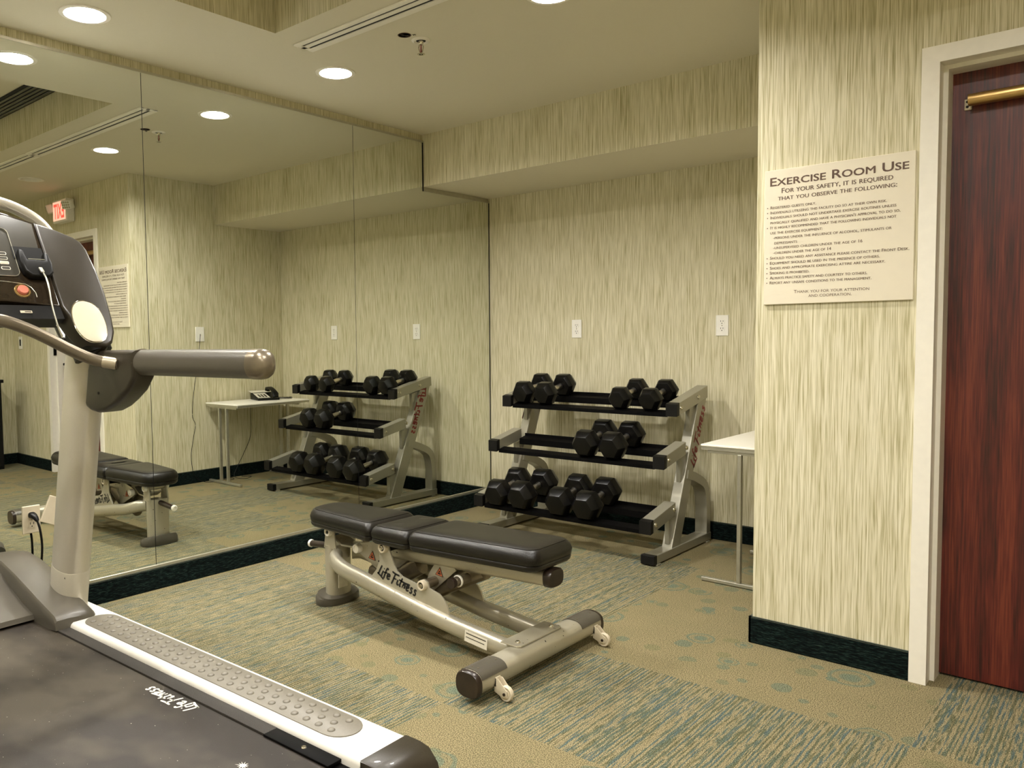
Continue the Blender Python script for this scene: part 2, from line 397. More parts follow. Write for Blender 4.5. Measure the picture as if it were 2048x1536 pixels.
CX, CY = (0.7175, 3.72), (-5.0, -2.346)     # ceiling recess
HR = 2.66
LIGHTS = [(0.352, -2.982), (0.517, -1.842), (1.767, -1.875), (3.115, -1.83), (0.352, -4.25), (4.22, -4.6)]
RECESS_FILL_LIGHTS = [(1.9, -3.75), (2.9, -4.6), (3.05, -3.15)]  # unseen downlights added to the recess as fill light
def circ(x, y, r, n=32): return [(x+r*cos(2*pi*i/n), y+r*sin(2*pi*i/n)) for i in range(n)]
bm = BM()
holes = [[(CX[0], CY[0]), (CX[1], CY[0]), (CX[1], CY[1]), (CX[0], CY[1])]] + [circ(x, y, 0.079) for x, y in LIGHTS]
poly_holes(bm, [(-0.02, YN-0.02), (XR+0.02, YN-0.02), (XR+0.02, -DS), (-0.02, -DS)], holes, lambda p: (p[0], p[1], HC))
poly_holes(bm, [(CX[0], CY[0]), (CX[1], CY[0]), (CX[1], CY[1]), (CX[0], CY[1])], [circ(x, y, 0.079) for x, y in RECESS_FILL_LIGHTS], lambda p: (p[0], p[1], HR))
for f in bm.faces: f.normal_flip() if f.normal.z > 0 else None
struct('ceiling', bm, 'ceil', 'flat cream painted ceiling')
bm = BM()
x0, x1, y0, y1 = CX[0], CX[1], CY[0], CY[1]
for q in (((x0, y1), (x1, y1)), ((x0, y0), (x0, y1)), ((x1, y0), (x1, y1)), ((x0, y0), (x1, y0))):
    (a, b_), (c, d) = q; quad(bm, [(a, b_, HC), (c, d, HC), (c, d, HR), (a, b_, HR)])
struct('trim_1', bm, 'paper', 'wallpapered sides of the raised ceiling recess')
bm = BM()   # soffit
quad(bm, [(-0.02, -DS, HS), (XP, -DS, HS), (XP, -DS, HC), (-0.02, -DS, HC)], 0)
quad(bm, [(-0.02, 0.02, HS), (XP, 0.02, HS), (XP, -DS, HS), (-0.02, -DS, HS)], 1)
struct('trim_2', bm, ['paper', 'ceil'], 'wallpapered soffit along the top of the back wall')
# walls
bm = BM(); add_box(bm, -0.12, -0.010, YN-0.1, 0.1, 0, 2.7); struct('wall_left', bm, 'paper')
bm = BM(); add_box(bm, -0.12, XP+0.1, 0, 0.1, 0, 2.7); struct('wall_back', bm, 'paper')
bm = BM(); add_box(bm, XR, XR+0.1, YN-0.1, -YP, 0, 2.7); struct('wall_right', bm, 'paper')
bm = BM(); add_box(bm, -0.12, XR+0.1, YN-0.1, YN, 0, 2.7); struct('wall_near', bm, 'paper')
DX0, DX1, DZ = 2.944, 3.862, 2.030
bm = BM()
add_box(bm, XP, DX0-0.012, -YP, 0.1, 0, 2.7); add_box(bm, DX1+0.012, XR+0.1, -YP, 0.1, 0, 2.7); add_box(bm, DX0-0.012, DX1+0.012, -YP, 0.1, DZ+0.012, 2.7)
struct('wall_right_block', bm, 'paper', 'projecting wallpapered wall with the notice and the door')
bpy.data.objects['wall_right_block'].name = 'wall_front'
# baseboards
def baseb(name, *boxes):
    bm = BM()
    for b_ in boxes:
        add_box(bm, *b_, 0, BB-0.004, 0.003, 0, seg=1)
        x0, x1, y0, y1 = b_; add_box(bm, x0, x1, y0, y1, BB-0.006, BB, 0.002, 1, seg=1)
    struct(name, bm, ['base', 'edge'])
baseb('baseboard_left', (-0.010, 0.012, YN, 0.0))
baseb('baseboard_back', (0.012, XP, -0.012, 0.0))
baseb('baseboard_front', (XP-0.012, XP, -YP-0.012, -0.012), (XP-0.012, 2.893, -YP-0.012, -YP), (3.914, XR, -YP-0.012, -YP))
baseb('baseboard_right', (XR-0.012, XR, YN, -YP-0.012))
baseb('baseboard_near', (0.012, XR-0.012, YN, YN+0.012))

# door
bm = BM(); add_box(bm, DX0+0.013, DX1-0.013, -1.30, -1.256, 0.008, DZ-0.012, 0.001, seg=1)
door = struct('door_1', bm, 'wood', 'dark mahogany door set deep in a cream frame')
bm = BM()
for sx, xe in ((1, DX0), (-1, DX1)):
    pr = [(xe-sx*0.051, -YP), (xe-sx*0.051, -YP-0.014), (xe, -YP-0.014), (xe, -1.375), (xe+sx*0.014, -1.375), (xe+sx*0.014, -1.245), (xe-sx*0.011, -1.245), (xe-sx*0.011, -YP)]
    prism(bm, pr, 'z', 0.0, DZ, 0.0)
zt = DZ
pr = [(-YP, zt+0.052), (-YP-0.0142, zt+0.052), (-YP-0.0142, zt-0.0007), (-1.3756, zt-0.0007), (-1.3756, zt-0.014), (-1.245, zt-0.014), (-1.245, zt+0.011), (-YP, zt+0.011)]
prism(bm, pr, 'x', DX0-0.051, DX1+0.051, 0.0)
obj('door_frame', bm, 'cream', door, label='cream painted steel frame around the door')
bm = BM(); add_box(bm, 2.991, 3.012, -1.306, -1.299, 1.892, 1.928, 0.003); 
for z in (1.902, 1.918): lathe(bm, [(0, -0.002), (0.004, -0.002), (0.004, 0.001), (0, 0.001)], (3.0, -1.307, z), 'y', 10, 1)
brk = obj('closer_bracket', bm, ['beige', 'dark'], door)
bm = BM()
sweep(bm, [(3.008, -1.335, 1.916), (3.36, -1.335, 1.916)], sect(0.020, 0.019, 24, 2.6)); add_box(bm, 3.30, 3.38, -1.36, -1.299, 1.885, 1.945, 0.006)
obj('door_closer', bm, 'brass', door, 40, 'brass coloured tubular closer across the top of the door')
bm = BM()
lathe(bm, [(0.0, 0), (0.027, 0), (0.027, -0.008), (0.011, -0.012), (0.011, -0.045), (0, -0.045)], (3.79, -1.30, 0.97), 'y', 20)
tube(bm, [(3.79, -1.34, 0.97), (3.74, -1.347, 0.97), (3.685, -1.345, 0.97)], 0.009)
obj('door_handle', bm, 'blacksteel', door, 40)
bm = BM(); add_box(bm, DX1+0.0005-0.012, DX1-0.0005, -1.40, -1.376, 1.05, 1.12, 0.001); obj('strike_plate', bm, 'blacksteel', door)

# mirror panels (mounted on the left wall)
JO = [-0.010, -1.2662, -2.567, -3.868, -5.169]; ZB, ZT = 0.112, 2.398
mdesc = ['tall frameless wall mirror in the back corner with a notched top', 'tall frameless wall mirror beside the notched one, behind the bench',
         'tall frameless wall mirror behind the treadmill column', 'tall frameless wall mirror out past the treadmill console']
for i in range(4):
    a, b_ = JO[i]-0.0015, JO[i+1]+0.0015
    if i == 0: pts = [(a, ZB), (b_, ZB), (b_, ZT), (-DS-0.012, ZT), (-DS-0.012, HS-0.030), (a, HS-0.030)]
    else: pts = [(a, ZB), (b_, ZB), (b_, ZT), (a, ZT)]
    bm = BM(); prism(bm, pts, 'x', -0.006, 0.0, 0.0, 1)
    bm.faces.ensure_lookup_table()
    for f in bm.faces:
        if all(abs(v.co.x) < 1e-6 for v in f.verts): f.material_index = 0
    tag(obj('wall_mirror', bm, ['mirror', 'dark']), mdesc[i], 'mirror', 'mirror panels on the left wall')
bm = BM(); add_box(bm, -0.010, 0.006, YN, -0.002, BB, ZB+0.004, 0.001, seg=1); add_box(bm, -0.010, -0.0065, YN, -0.002, ZB, ZT+.01); struct('trim_3', bm, 'alu', 'thin metal channel under the mirrors')
bm = BM()
add_box(bm, -0.0098, 0.003, YN, -DS-0.002, ZT, ZT+0.012); add_box(bm, -0.0098, 0.003, -DS-0.001, -0.002, HS-0.030, HS-0.018)
add_box(bm, -0.0098, 0.002, -DS-0.012, -DS-0.003, HS-0.03, ZT, mi=1); add_box(bm, -0.0098, 0.0005, -0.0105, -0.0005, ZB, HS-0.03, mi=1)  # dark strips painted in as the shade of the mirror edge gaps
struct('trim_4', bm, ['alu', 'dark'], 'thin metal channel over the mirrors, plus dark strips painted in for shaded edge gaps')

# ================================================================== CEILING FITTINGS
def downlight(x, y, label, lit=True, z=HC):
    t = thing('ceiling_light', label, 'light', (x, y, z), 0, 'recessed round downlights')
    bm = BM(); lathe(bm, [(0.070, 0.030), (0.074, 0.0), (0.077, -0.005), (0.094, -0.004), (0.0955, -0.0005), (0.0775, 0.0), (0.0775, 0.07), (0.0, 0.07)], n=40)
    obj('trim_ring', bm, 'cream', t, 50)
    bm = BM(); lathe(bm, [(0.0, 0.020), (0.045, 0.021), (0.0715, 0.026), (0.0715, 0.030), (0.0, 0.030)], n=40)
    obj('lens', bm, 'lens' if lit else 'lens_off', t, 50, None if lit else 'unlit lens')
downlight(*LIGHTS[0], 'lit round downlight nearest the mirror wall, above the treadmill')
downlight(*LIGHTS[1], 'lit round downlight by the mirror wall, above the bench and nearest the soffit')
downlight(*LIGHTS[2], 'lit round downlight right of the sprinkler, at the top edge of the photo')
downlight(*LIGHTS[3], 'unlit round downlight above the door, seen only in the mirror', False)
downlight(*LIGHTS[4], 'lit round downlight near the left wall, behind the treadmill console')
downlight(*LIGHTS[5], 'lit round downlight by the right wall, behind the photographer')
downlight(*RECESS_FILL_LIGHTS[0], 'added round fill downlight in the raised recess, above the running belt', True, HR)
downlight(*RECESS_FILL_LIGHTS[1], 'added round fill downlight in the raised recess, farthest from the mirrors', True, HR)
downlight(*RECESS_FILL_LIGHTS[2], 'added round fill downlight in the raised recess, on the door side', True, HR)
def diffuser(x0, x1, label):
    t = thing('linear_air_vent', label, 'vent', ((x0+x1)/2, -2.160, HC), 0, 'linear slot vents in the ceiling'); L = (x1-x0)/2
    bm = BM(); add_box(bm, -L+0.012, L-0.012, -0.036, 0.028, -0.002, -0.0005); obj('slot_backing', bm, 'dark', t)
    bm = BM()
    for a, b_, d in ((-0.056, -0.031, 0.008), (-0.016, 0.008, 0.006), (0.023, 0.052, 0.008)): add_box(bm, -L, L, a, b_, -d, 0, 0.002)
    add_box(bm, -L, -L+0.022, -0.055, 0.051, -0.006, 0, 0.002); add_box(bm, L-0.022, L, -0.055, 0.051, -0.006, 0, 0.002)
    obj('vent_frame', bm, 'cream', t)
diffuser(0.671, 2.226, 'cream two-slot linear vent beside the recess, running off the top of the photo')
diffuser(2.238, 3.79, 'cream two-slot linear vent beyond the first one, seen only in the mirror')
t = thing('fire_sprinkler', 'chrome pendant fire sprinkler in the ceiling beside a round sticker', 'sprinkler', (1.099, -1.865, HC))
bm = BM(); lathe(bm, [(0.018, 0.0), (0.022, -0.004), (0.030, -0.008), (0.040, -0.003), (0.0415, 0.0)], n=32); lathe(bm, [(0.0, -0.003), (0.021, -0.003), (0.021, -0.001), (0, -0.001)], n=24, mi=1); obj('escutcheon', bm, ['cream', 'dark'], t, 40)
bm = BM(); lathe(bm, [(0.011, 0.0), (0.011, -0.016), (0.008, -0.020), (0, -0.020)], n=16)
for s in (-1, 1): tube(bm, smooth_path([(s*0.009, 0, -0.016), (s*0.013, 0, -0.032), (s*0.005, 0, -0.052), (0, 0, -0.056)], 4), 0.0025, 8)
obj('sprinkler_frame', bm, 'chrome', t, 40)
bm = BM(); lathe(bm, [(0.0025, -0.020), (0.003, -0.045), (0.002, -0.052)], n=10); obj('glass_bulb', bm, 'red', t, 40)
bm = BM()
for i in range(12):
    a = 2*pi*i/12; add_box(bm, 0.004, 0.017, -0.003, 0.003, -0.060, -0.058, mat=Matrix.Rotation(a, 4, 'Z'))
lathe(bm, [(0, -0.060), (0.009, -0.060), (0.009, -0.057), (0, -0.057)], n=16); obj('deflector', bm, 'chrome', t)
t = thing('warning_sticker', 'small round red-ringed prohibition sticker on the ceiling beside the sprinkler', 'sticker', (1.091, -1.958, HC), R(40))
bm = BM(); lathe(bm, [(0.0, -0.0008), (0.0285, -0.0008), (0.0285, -0.0001), (0, -0.0001)], n=36); obj('disc', bm, 'ceil', t)
bm = BM(); lathe(bm, [(0.0245, -0.0009), (0.029, -0.0014), (0.029, -0.0009)], n=36); add_box(bm, -0.026, 0.026, -0.0018, 0.0018, -0.0014, -0.0009, mat=Matrix.Rotation(0.7, 4, 'Z')); obj('red_ring', bm, 'brownink', t)
bm = BM()
for pp in ([(-0.016, -0.004), (-0.008, 0.009), (0.0, 0.002), (-0.006, -0.010)], [(0.0, 0.002), (0.010, 0.004), (0.019, -0.004)], [(0.004, 0.010), (0.014, 0.010)], [(0.035, -0.006), (0.04, 0.004)], [(0.042, -0.008), (0.047, 0.002)]):
    tube(bm, [(x, y, -0.0014) for x, y in pp], 0.0013, 6)
obj('pictogram', bm, 'ink', t)
t = thing('recessed_grille', 'long dark glossy louvred panel inside the ceiling recess, seen in the mirror', 'grille', (2.25, -2.44, HR))
bm = BM(); add_box(bm, -1.40, 1.40, -0.085, 0.085, -0.010, -0.0005, 0.002); obj('frame', bm, 'dark', t)
bm = BM()
for y in (-0.06, -0.03, 0, 0.03, 0.06): add_box(bm, -1.38, 1.38, y-0.009, y+0.009, -0.016, -0.010, 0.003)
obj('louvre', bm, 'glassdark', t)

# ================================================================== NOTICE
SX0, SX1, SZ0, SZ1 = 2.3985, 2.8815, 1.2792, 1.7643
t = thing('notice_sign', 'large beige exercise room rules notice on the wall left of the door', 'sign', (SX0, -YP, SZ0))
SW, SH = SX1-SX0, SZ1-SZ0
bm = BM(); add_box(bm, 0, SW, -0.009, -0.001, 0, SH, 0.0015, seg=1); obj('plate', bm, 'signp', t)
SL_N = [0]
def sline(bm, s, x0, x1, base, cap, bold=0.0):
    SL_N[0] = (SL_N[0]+1) % 7
    M_ = frame((x0*SW, -0.0094-0.00003*SL_N[0], SH*(1-base)), (1, 0, 0), (0, 0, 1))
    join_mesh(bm, text_mesh(s, cap*SH/0.70, True, bold, 'LEFT', (x1-x0)*SW, M_))
bm = BM()
for k, (dx, dz) in enumerate(((0, 0), (0.0016, 0.0007), (-0.0016, -0.0007), (0.0016, -0.0010), (-0.0016, 0.0010))): sline(bm, 'Exercise Room Use', 0.042+dx, 0.960+dx, 0.117+dz, 0.062, 0.0)
for k, v in enumerate(bm.verts): pass
obj('title_lettering', bm, 'brownink', t)
bm = BM()
sline(bm, 'For your safety, it is required', 0.125, 0.865, 0.176, 0.038, 0.0); sline(bm, 'that you observe the following:', 0.098, 0.890, 0.228, 0.034, 0.0); sline(bm, 'For your safety, it is required', 0.1265, 0.8665, 0.176, 0.038, 0.0); sline(bm, 'that you observe the following:', 0.0995, 0.8915, 0.228, 0.034, 0.0)
obj('subtitle_lettering', bm, 'brownink', t)
BL = [('Registered guests only.', .045, .368, .287, 1), ('Individuals utilizing this facility do so at their own risk.', .045, .830, .324, 1),
 ('Individuals should not undertake exercise routines unless', .045, .888, .361, 1), ("physically qualified and have a physician's approval to do so.", .045, .913, .399, 0),
 ('It is highly recommended that the following individuals not', .045, .890, .436, 1), ('use the exercise equipment:', .045, .415, .474, 0),
 ('-persons under the influence of alcohol, stimulants or', .068, .862, .512, 0), ('depressants', .076, .240, .551, 0),
 ('-unsupervised children under the age of 16', .068, .680, .586, 0), ('-children under the age of 14', .068, .475, .623, 0),
 ('Should you need any assistance please contact the Front Desk.', .045, .972, .662, 1), ('Equipment should be used in the presence of others.', .045, .792, .700, 1),
 ('Shoes and appropriate exercising attire are necessary.', .045, .826, .737, 1), ('Smoking is prohibited.', .045, .328, .774, 1),
 ('Always practice safety and courtesy to others.', .045, .715, .810, 1), ('Report any unsafe conditions to the management.', .045, .742, .847, 1),
 ('Thank you for your attention', .222, .730, .921, 0), ('and cooperation.', .325, .617, .953, 0)]
bm = BM()
for s, a, b_, base, bul in BL[-2:]: sline(bm, s, a, b_, base, 0.0235, 0.0)
obj('closing_lettering', bm, 'brownink', t)
bm = BM()
for s, a, b_, base, bul in BL[:-2]:
    sline(bm, s, a, b_, base, 0.0215, 0.0); sline(bm, s, a+0.0008, b_+0.0008, base, 0.0215, 0.0)
    if bul:
        M_ = frame((0.024*SW, -0.0094, SH*(1-base+0.009)), (1, 0, 0), (0, 0, 1))
        vs = [bm.verts.new(M_ @ Vector((0.0019*cos(2*pi*k/10), 0.0019*sin(2*pi*k/10), 0))) for k in range(10)]; bm.faces.new(vs)
obj('body_lettering', bm, 'brownink', t)

# ================================================================== WALL PLATES
def duplex(x, z, label, mats='white', yaw=0, loc=None, plug=False):
    t = thing('wall_outlet', label, 'outlet', loc or (x, 0, z), yaw, 'duplex wall outlets')
    bm = BM(); add_box(bm, -0.036, 0.036, -0.006, -0.0003, -0.058, 0.058, 0.003); obj('cover_plate', bm, mats, t)
    for zz in (0.020, -0.020):
        bm = BM(); sweep(bm, [(0, -0.0055, zz), (0, -0.0078, zz)], sect(0.0165, 0.0145, 20, 3))
        for sx in (-0.0065, 0.0065): add_box(bm, sx-0.0012, sx+0.0012, -0.0082, -0.0070, zz+0.000, zz+0.009, mi=1)
        lathe(bm, [(0, -0.0082), (0.0027, -0.0082), (0.0027, -0.007), (0, -0.007)], (0, 0, zz-0.008), 'y', 10, 1)
        obj('socket', bm, [mats, 'dark'], t)
    bm = BM(); lathe(bm, [(0, -0.0075), (0.003, -0.007), (0.003, -0.0055), (0, -0.0055)], (0, 0, 0), 'y', 10); obj('screw', bm, 'chrome', t)
    return t
duplex(0.706, 1.216, 'white duplex outlet on the back wall above the left end of the dumbbell rack')
duplex(1.655, 1.220, 'white duplex outlet on the back wall above the right end of the dumbbell rack')
PO = duplex(0, 0, 'ivory duplex outlet on the mirror behind the treadmill, black plug in its upper socket', 'beige', R(90), (0.0, -3.125, 0.432))
t = thing('wall_plate', 'blank ivory cover plate hanging askew on the mirror behind the treadmill column', 'plate', (0.0, -3.035, 0.455))
bm = BM(); add_box(bm, 0.0005, 0.006, -0.036, 0.036, -0.058, 0.058, 0.0025, mat=Matrix.Rotation(R(-24), 4, 'X')); obj('cover', bm, 'beige', t)
t = thing('power_cord', 'black power cord plugged into the ivory outlet and dropping behind the treadmill hood', 'cord', (0.0, -3.125, 0.452))
bm = BM(); sweep(bm, [(0.0085, 0, 0), (0.028, 0.001, -0.002), (0.040, 0.004, -0.010), (0.046, 0.008, -0.022)], sect(0.013, 0.011, 14, 3), scales=[1.15, 1, .8, .55]); obj('plug', bm, 'black', t, 40)
bm = BM(); tube(bm, smooth_path([(0.044, 0.007, -0.018), (0.053, 0.014, -0.06), (0.052, 0.020, -0.13), (0.045, 0.015, -0.22), (0.040, 0.0, -0.34), (0.04, -0.04, -0.445)], 8), 0.0048, 10); obj('cable', bm, 'black', t, 60)
# phone jack plate and its cord on the block's side wall (facing the mirror)
t = thing('phone_jack', 'white telephone jack plate on the side wall, seen in the mirror', 'wall plate', (XP, -0.838, 1.220))
bm = BM(); add_box(bm, -0.007, -0.0005, -0.040, 0.040, -0.060, 0.060, 0.003); obj('cover_plate', bm, 'white', t)
bm = BM(); add_box(bm, -0.011, -0.006, -0.007, 0.007, -0.006, 0.006, 0.001); obj('jack', bm, 'white', t)
bm = BM(); tube(bm, smooth_path([(-0.012, 0, 0), (-0.025, -0.01, -0.012), (-0.022, -0.018, -0.10), (-0.02, -0.05, -0.30), (-0.02, -0.085, -0.50), (-0.02, -0.10, -0.66), (-0.02, -0.075, -0.74), (-0.02, -0.095, -0.84),
    (-0.02, -0.12, -0.98), (-0.025, -0.115, -1.10), (-0.03, -0.09, -1.17), (-0.05, -0.02, -1.215), (-0.10, 0.06, -1.2165), (-0.06, 0.14, -1.2165), (-0.12, 0.20, -1.2165), (-0.06, 0.24, -1.2165), (-0.03, 0.17, -1.2165)], 8), 0.0022, 8)
tag(obj('phone_line', bm, 'black', None, 60, None, (XP, -0.838, 1.220)), 'thin black phone line hanging from the jack plate down the side wall', 'cord')
t = thing('light_switch', 'white light switch right of the door, seen in the mirror', 'switch', (4.536, -YP, 1.165))
bm = BM(); add_box(bm, -0.040, 0.040, -0.007, -0.0005, -0.060, 0.060, 0.003); obj('cover_plate', bm, 'white', t)
bm = BM(); add_box(bm, -0.017, 0.012, -0.0095, -0.0065, -0.028, 0.033, 0.001); obj('rocker', bm, 'dark', t)
# exit sign
t = thing('exit_sign', 'lit red and white EXIT sign with two emergency lamp heads above the door', 'exit sign', (3.42, -YP, 2.275))
bm = BM(); add_box(bm, -0.135, 0.135, -0.072, -0.002, -0.098, 0.092, 0.008); obj('housing', bm, 'cream', t)
bm = BM(); add_box(bm, -0.118, 0.118, -0.0745, -0.071, -0.080, 0.076, 0.001); obj('lit_face', bm, 'exit', t)
bm = BM(); join_mesh(bm, text_mesh('EXIT', 0.17, False, 0.004, 'LEFT', 0.20, frame((-0.10, -0.0755, -0.062), (1, 0, 0), (0, 0, 1)))); obj('exit_lettering', bm, 'exitred', t)
for s, nm in ((-1, 0), (1, 1)):
    bm = BM(); Mx = Matrix.Translation((s*0.175, -0.075, 0.03)) @ Matrix.Rotation(R(s*25), 4, 'Z') @ Matrix.Rotation(R(18), 4, 'X')
    add_box(bm, -0.045, 0.045, -0.028, 0.028, -0.036, 0.036, 0.010, mat=Mx); tube(bm, [(s*0.125, -0.045, 0.03), (s*0.165, -0.062, 0.03)], 0.012)
    h = obj('lamp_head', bm, 'white', t, 40)
    bm = BM()
    for a in range(4):
        for c in range(3): lathe(bm, [(0, -0.032), (0.008, -0.030), (0.008, -0.027), (0, -0.027)], Mx @ Vector((-0.03+0.02*a, 0, -0.02+0.02*c)), 'y', 10, M=(Mx.to_3x3()))
    obj('lamp_cell', bm, 'lens_off', h, 40)

# ================================================================== SIDE TABLE, PHONE
TX0, TX1, TY0, TY1, TZ = 1.892, 2.345, -0.815, -0.085, 0.657
t = thing('side_table', 'small white-topped table on thin steel T legs in the alcove right of the rack', 'table', ((TX0+TX1)/2, (TY0+TY1)/2, 0))
ox, oy = (TX0+TX1)/2, (TY0+TY1)/2; hx, hy = (TX1-TX0)/2, (TY1-TY0)/2
bm = BM(); add_box(bm, -hx, hx, -hy, hy, TZ-0.010, TZ, 0.003); add_box(bm, -hx+0.004, hx-0.004, -hy+0.004, hy-0.004, TZ-0.026, TZ-0.010, 0.001, 1); obj('tabletop', bm, ['lam', 'alu'], t)
for yy in (-0.795-oy, -0.185-oy):
    bm = BM(); add_box(bm, -hx+0.002, hx-0.006, yy-0.011, yy+0.011, 0.003, 0.021, 0.003); ft = obj('foot_bar', bm, 'alu', t)
    bm = BM(); add_box(bm, -hx+0.03, hx-0.03, yy-0.010, yy+0.010, TZ-0.040, TZ-0.026, 0.002); obj('support_bar', bm, 'alu', t)
    for xx in (2.072-ox, 2.172-ox):
        bm = BM(); add_box(bm, xx-0.009, xx+0.009, yy-0.0125, yy+0.0125, 0.020, TZ-0.038, 0.003); obj('leg', bm, 'alu', t)
PHX, PHY = 2.185, -0.335
t = thing('desk_phone', 'black corded desk telephone with a paper card on the white table, seen in the mirror', 'telephone', (PHX, PHY, TZ), R(-72))
bm = BM(); prism(bm, [(-0.105, 0.0), (-0.105, 0.016), (0.095, 0.058), (0.105, 0.05), (0.105, 0.0)], 'x', -0.095, 0.095, 0.004); obj('phone_body', bm, 'black', t, 30)
bm = BM()
Mf = frame((0.035, -0.015, 0.0375), (1, 0, 0), (0, 0.9787, 0.2055))
add_box(bm, -0.052, 0.052, -0.075, 0.080, -0.001, 0.0022, 0.001, mat=Mf); obj('faceplate', bm, 'paperw', t)
bm = BM()
for a in range(3):
    for c in range(4): add_box(bm, -0.034+0.026*a, -0.018+0.026*a, -0.058+0.022*c, -0.046+0.022*c, 0.002, 0.005, 0.001, mat=Mf)
obj('keypad', bm, 'dgrey', t)
bm = BM(); Mh = frame((-0.060, 0.0, 0.064), (0, 0.9787, 0.2055), (-1, 0, 0))
sweep(bm, [Mh @ Vector(p) for p in ((-0.112, 0, -0.016), (-0.095, 0, 0.006), (-0.05, 0, 0.022), (0, 0, 0.026), (0.05, 0, 0.022), (0.095, 0, 0.006), (0.112, 0, -0.016))], sect(0.026, 0.013, 16, 3), scales=[.9, 1.1, .85, .8, .85, 1.1, .9])
obj('handset', bm, 'black', t, 50)
bm = BM(); pts = []
for i in range(150):
    a = i/149; base = Vector((-0.085-0.135*a, 0.05-0.10*a-0.03*sin(a*3), 0.010)); ang = a*2*pi*24
    pts.append(base + Vector((0.007*cos(ang), 0, 0.007*sin(ang))))
tube(bm, pts, 0.0018, 6); obj('coiled_cord', bm, 'black', t, 60)
bm = BM(); add_box(bm, -0.075, 0.075, 0.0, 0.10, 0.0, 0.0015, mat=Matrix.Translation((0.03, 0.045, 0.060)) @ Matrix.Rotation(R(6), 4, 'X')); obj('paper_card', bm, 'paperw', t)
bm = BM(); tube(bm, smooth_path([(PHX+0.1, PHY+0.02, TZ+0.006), (2.350, -0.36, TZ+0.006), (2.352, -0.37, TZ-0.08), (2.345, -0.38, 0.35), (2.335, -0.46, 0.20), (2.30, -0.55, 0.10), (2.28, -0.60, 0.02), (2.2, -0.55, 0.004), (2.25, -0.45, 0.004), (2.32, -0.50, 0.004)], 8), 0.0022, 8)
tag(obj('table_cord', bm, 'black', None, 60), 'thin black cord dropping from the desk phone behind the table to the floor', 'cord')

# ================================================================== DUMBBELL RACK
RX0, RX1 = 0.472, 1.617; RC = (RX0+RX1)/2
rack = thing('dumbbell_rack', 'three-tier grey steel dumbbell rack with black shelves against the back wall', 'rack', (RC, -0.4, 0))
TW = 0.064
def rl(x, y, z): return (x-RC, y+0.4, z)
SL = 0.208
ARMS = [(-0.485, 0.807, -0.103), (-0.628, 0.545, -0.375), (-0.772, 0.233, -0.495)]
def side(s):
    xo = RX1 if s > 0 else RX0; xi = xo - s*TW; xa, xb = sorted((xo-RC, xi-RC))
    bm = BM(); add_box(bm, xa-0.004, xb+0.004, -0.715+0.4, -0.052+0.4, 0.008, 0.052, 0.003)
    f_ = obj('foot_bar', bm, 'rack', rack)
    bm = BM(); add_box(bm, xa-0.006, xb+0.006, -0.745+0.4, -0.712+0.4, 0.006, 0.054, 0.003); obj('end_cap', bm, 'black', f_)
    bm = BM()
    bm.free()
    for yy in (-0.70, -0.10):
        bm = BM(); add_box(bm, xa-0.012, xb+0.012, yy+0.4-0.02, yy+0.4+0.02, 0.0, 0.008, 0.002); obj('floor_pad', bm, 'alu', f_)
    bm = BM(); y_ = lambda z, k: -0.552+0.42*z+k+0.4
    prism(bm, [(y_(0.05, 0), 0.05), (y_(0.83, 0), 0.83), (y_(0.845, 0.098), 0.845), (y_(0.05, 0.1), 0.05)], 'x', xa+0.003, xb-0.003, 0.004); u = obj('upright', bm, 'rack', rack)
    script_logo('logo_lettering', 'red', u, frame(((xb if s > 0 else xa)+s*-0.0024, (-0.262 if s > 0 else -0.150)+0.4, 0.445 if s > 0 else 0.80), (0, 0.387*s, 0.922*s), (0, -0.922, 0.387)), 0.355, 0.075, 0.85)
    bm = BM(); pth = smooth_path([(0, -0.35+0.4, 0.42), (0, -0.235+0.4, 0.385), (0, -0.12+0.4, 0.325), (0, -0.085+0.4, 0.22), (0, -0.083+0.4, 0.13), (0, -0.083+0.4, 0.045)], 8)
    sweep(bm, [(p.x+(xa+xb)/2, p.y, p.z) for p in pth], [(-0.024, -0.034), (0.024, -0.034), (0.024, 0.034), (-0.024, 0.034)], upv=(1, 0, 0))
    for v in bm.verts: pass
    obj('curved_brace', bm, 'rack', rack, 30)
    for (yf, zf, yb) in ARMS:
        H = 0.066; zb = zf+SL*(yb-yf)
        bm = BM(); prism(bm, [(yf+0.028+0.4, zf+SL*0.028), (yb+0.4, zb), (yb+0.004+0.4, zb-H*1.02), (yf+0.028+0.4, zf-H+SL*0.028)], 'x', xa, xb, 0.003)
        # pointed gusset under the arm, in front of the upright
        zg = zf-H+SL*0.2; yg = -0.552+0.42*zg
        g = [(yg-0.065+0.4, zg-0.012), (yg+0.03+0.4, zg+0.01), (-0.552+0.42*(zg-0.14)+0.012+0.4, zg-0.14), (-0.552+0.42*(zg-0.14)-0.004+0.4, zg-0.14)]
        prism(bm, g, 'x', (xa+xb)/2-0.013, (xa+xb)/2+0.013, 0.002)
        a = obj('shelf_arm', bm, 'rack', rack)
        bm = BM(); prism(bm, [(yf+0.4, zf), (yf+0.030+0.4, zf+SL*0.03+0.001), (yf+0.030+0.4, zf-H+SL*0.03-0.001), (yf+0.4, zf-H)], 'x', xa-0.001, xb+0.001, 0.003); obj('end_cap', bm, 'black', a)
        for k in (0.052, 0.260):
            yy = yf+k; zz = zf+SL*k-0.033
            bm = BM(); lathe(bm, [(0, 0.010*s), (0.006, 0.009*s), (0.0115, 0.005*s), (0.0125, 0), (0, 0)], (xb if s > 0 else xa, yy+0.4, zz), 'x', 18)
            obj('bolt', bm, 'chrome', a, 60)
for s in (-1, 1): side(s)
SHELF = []
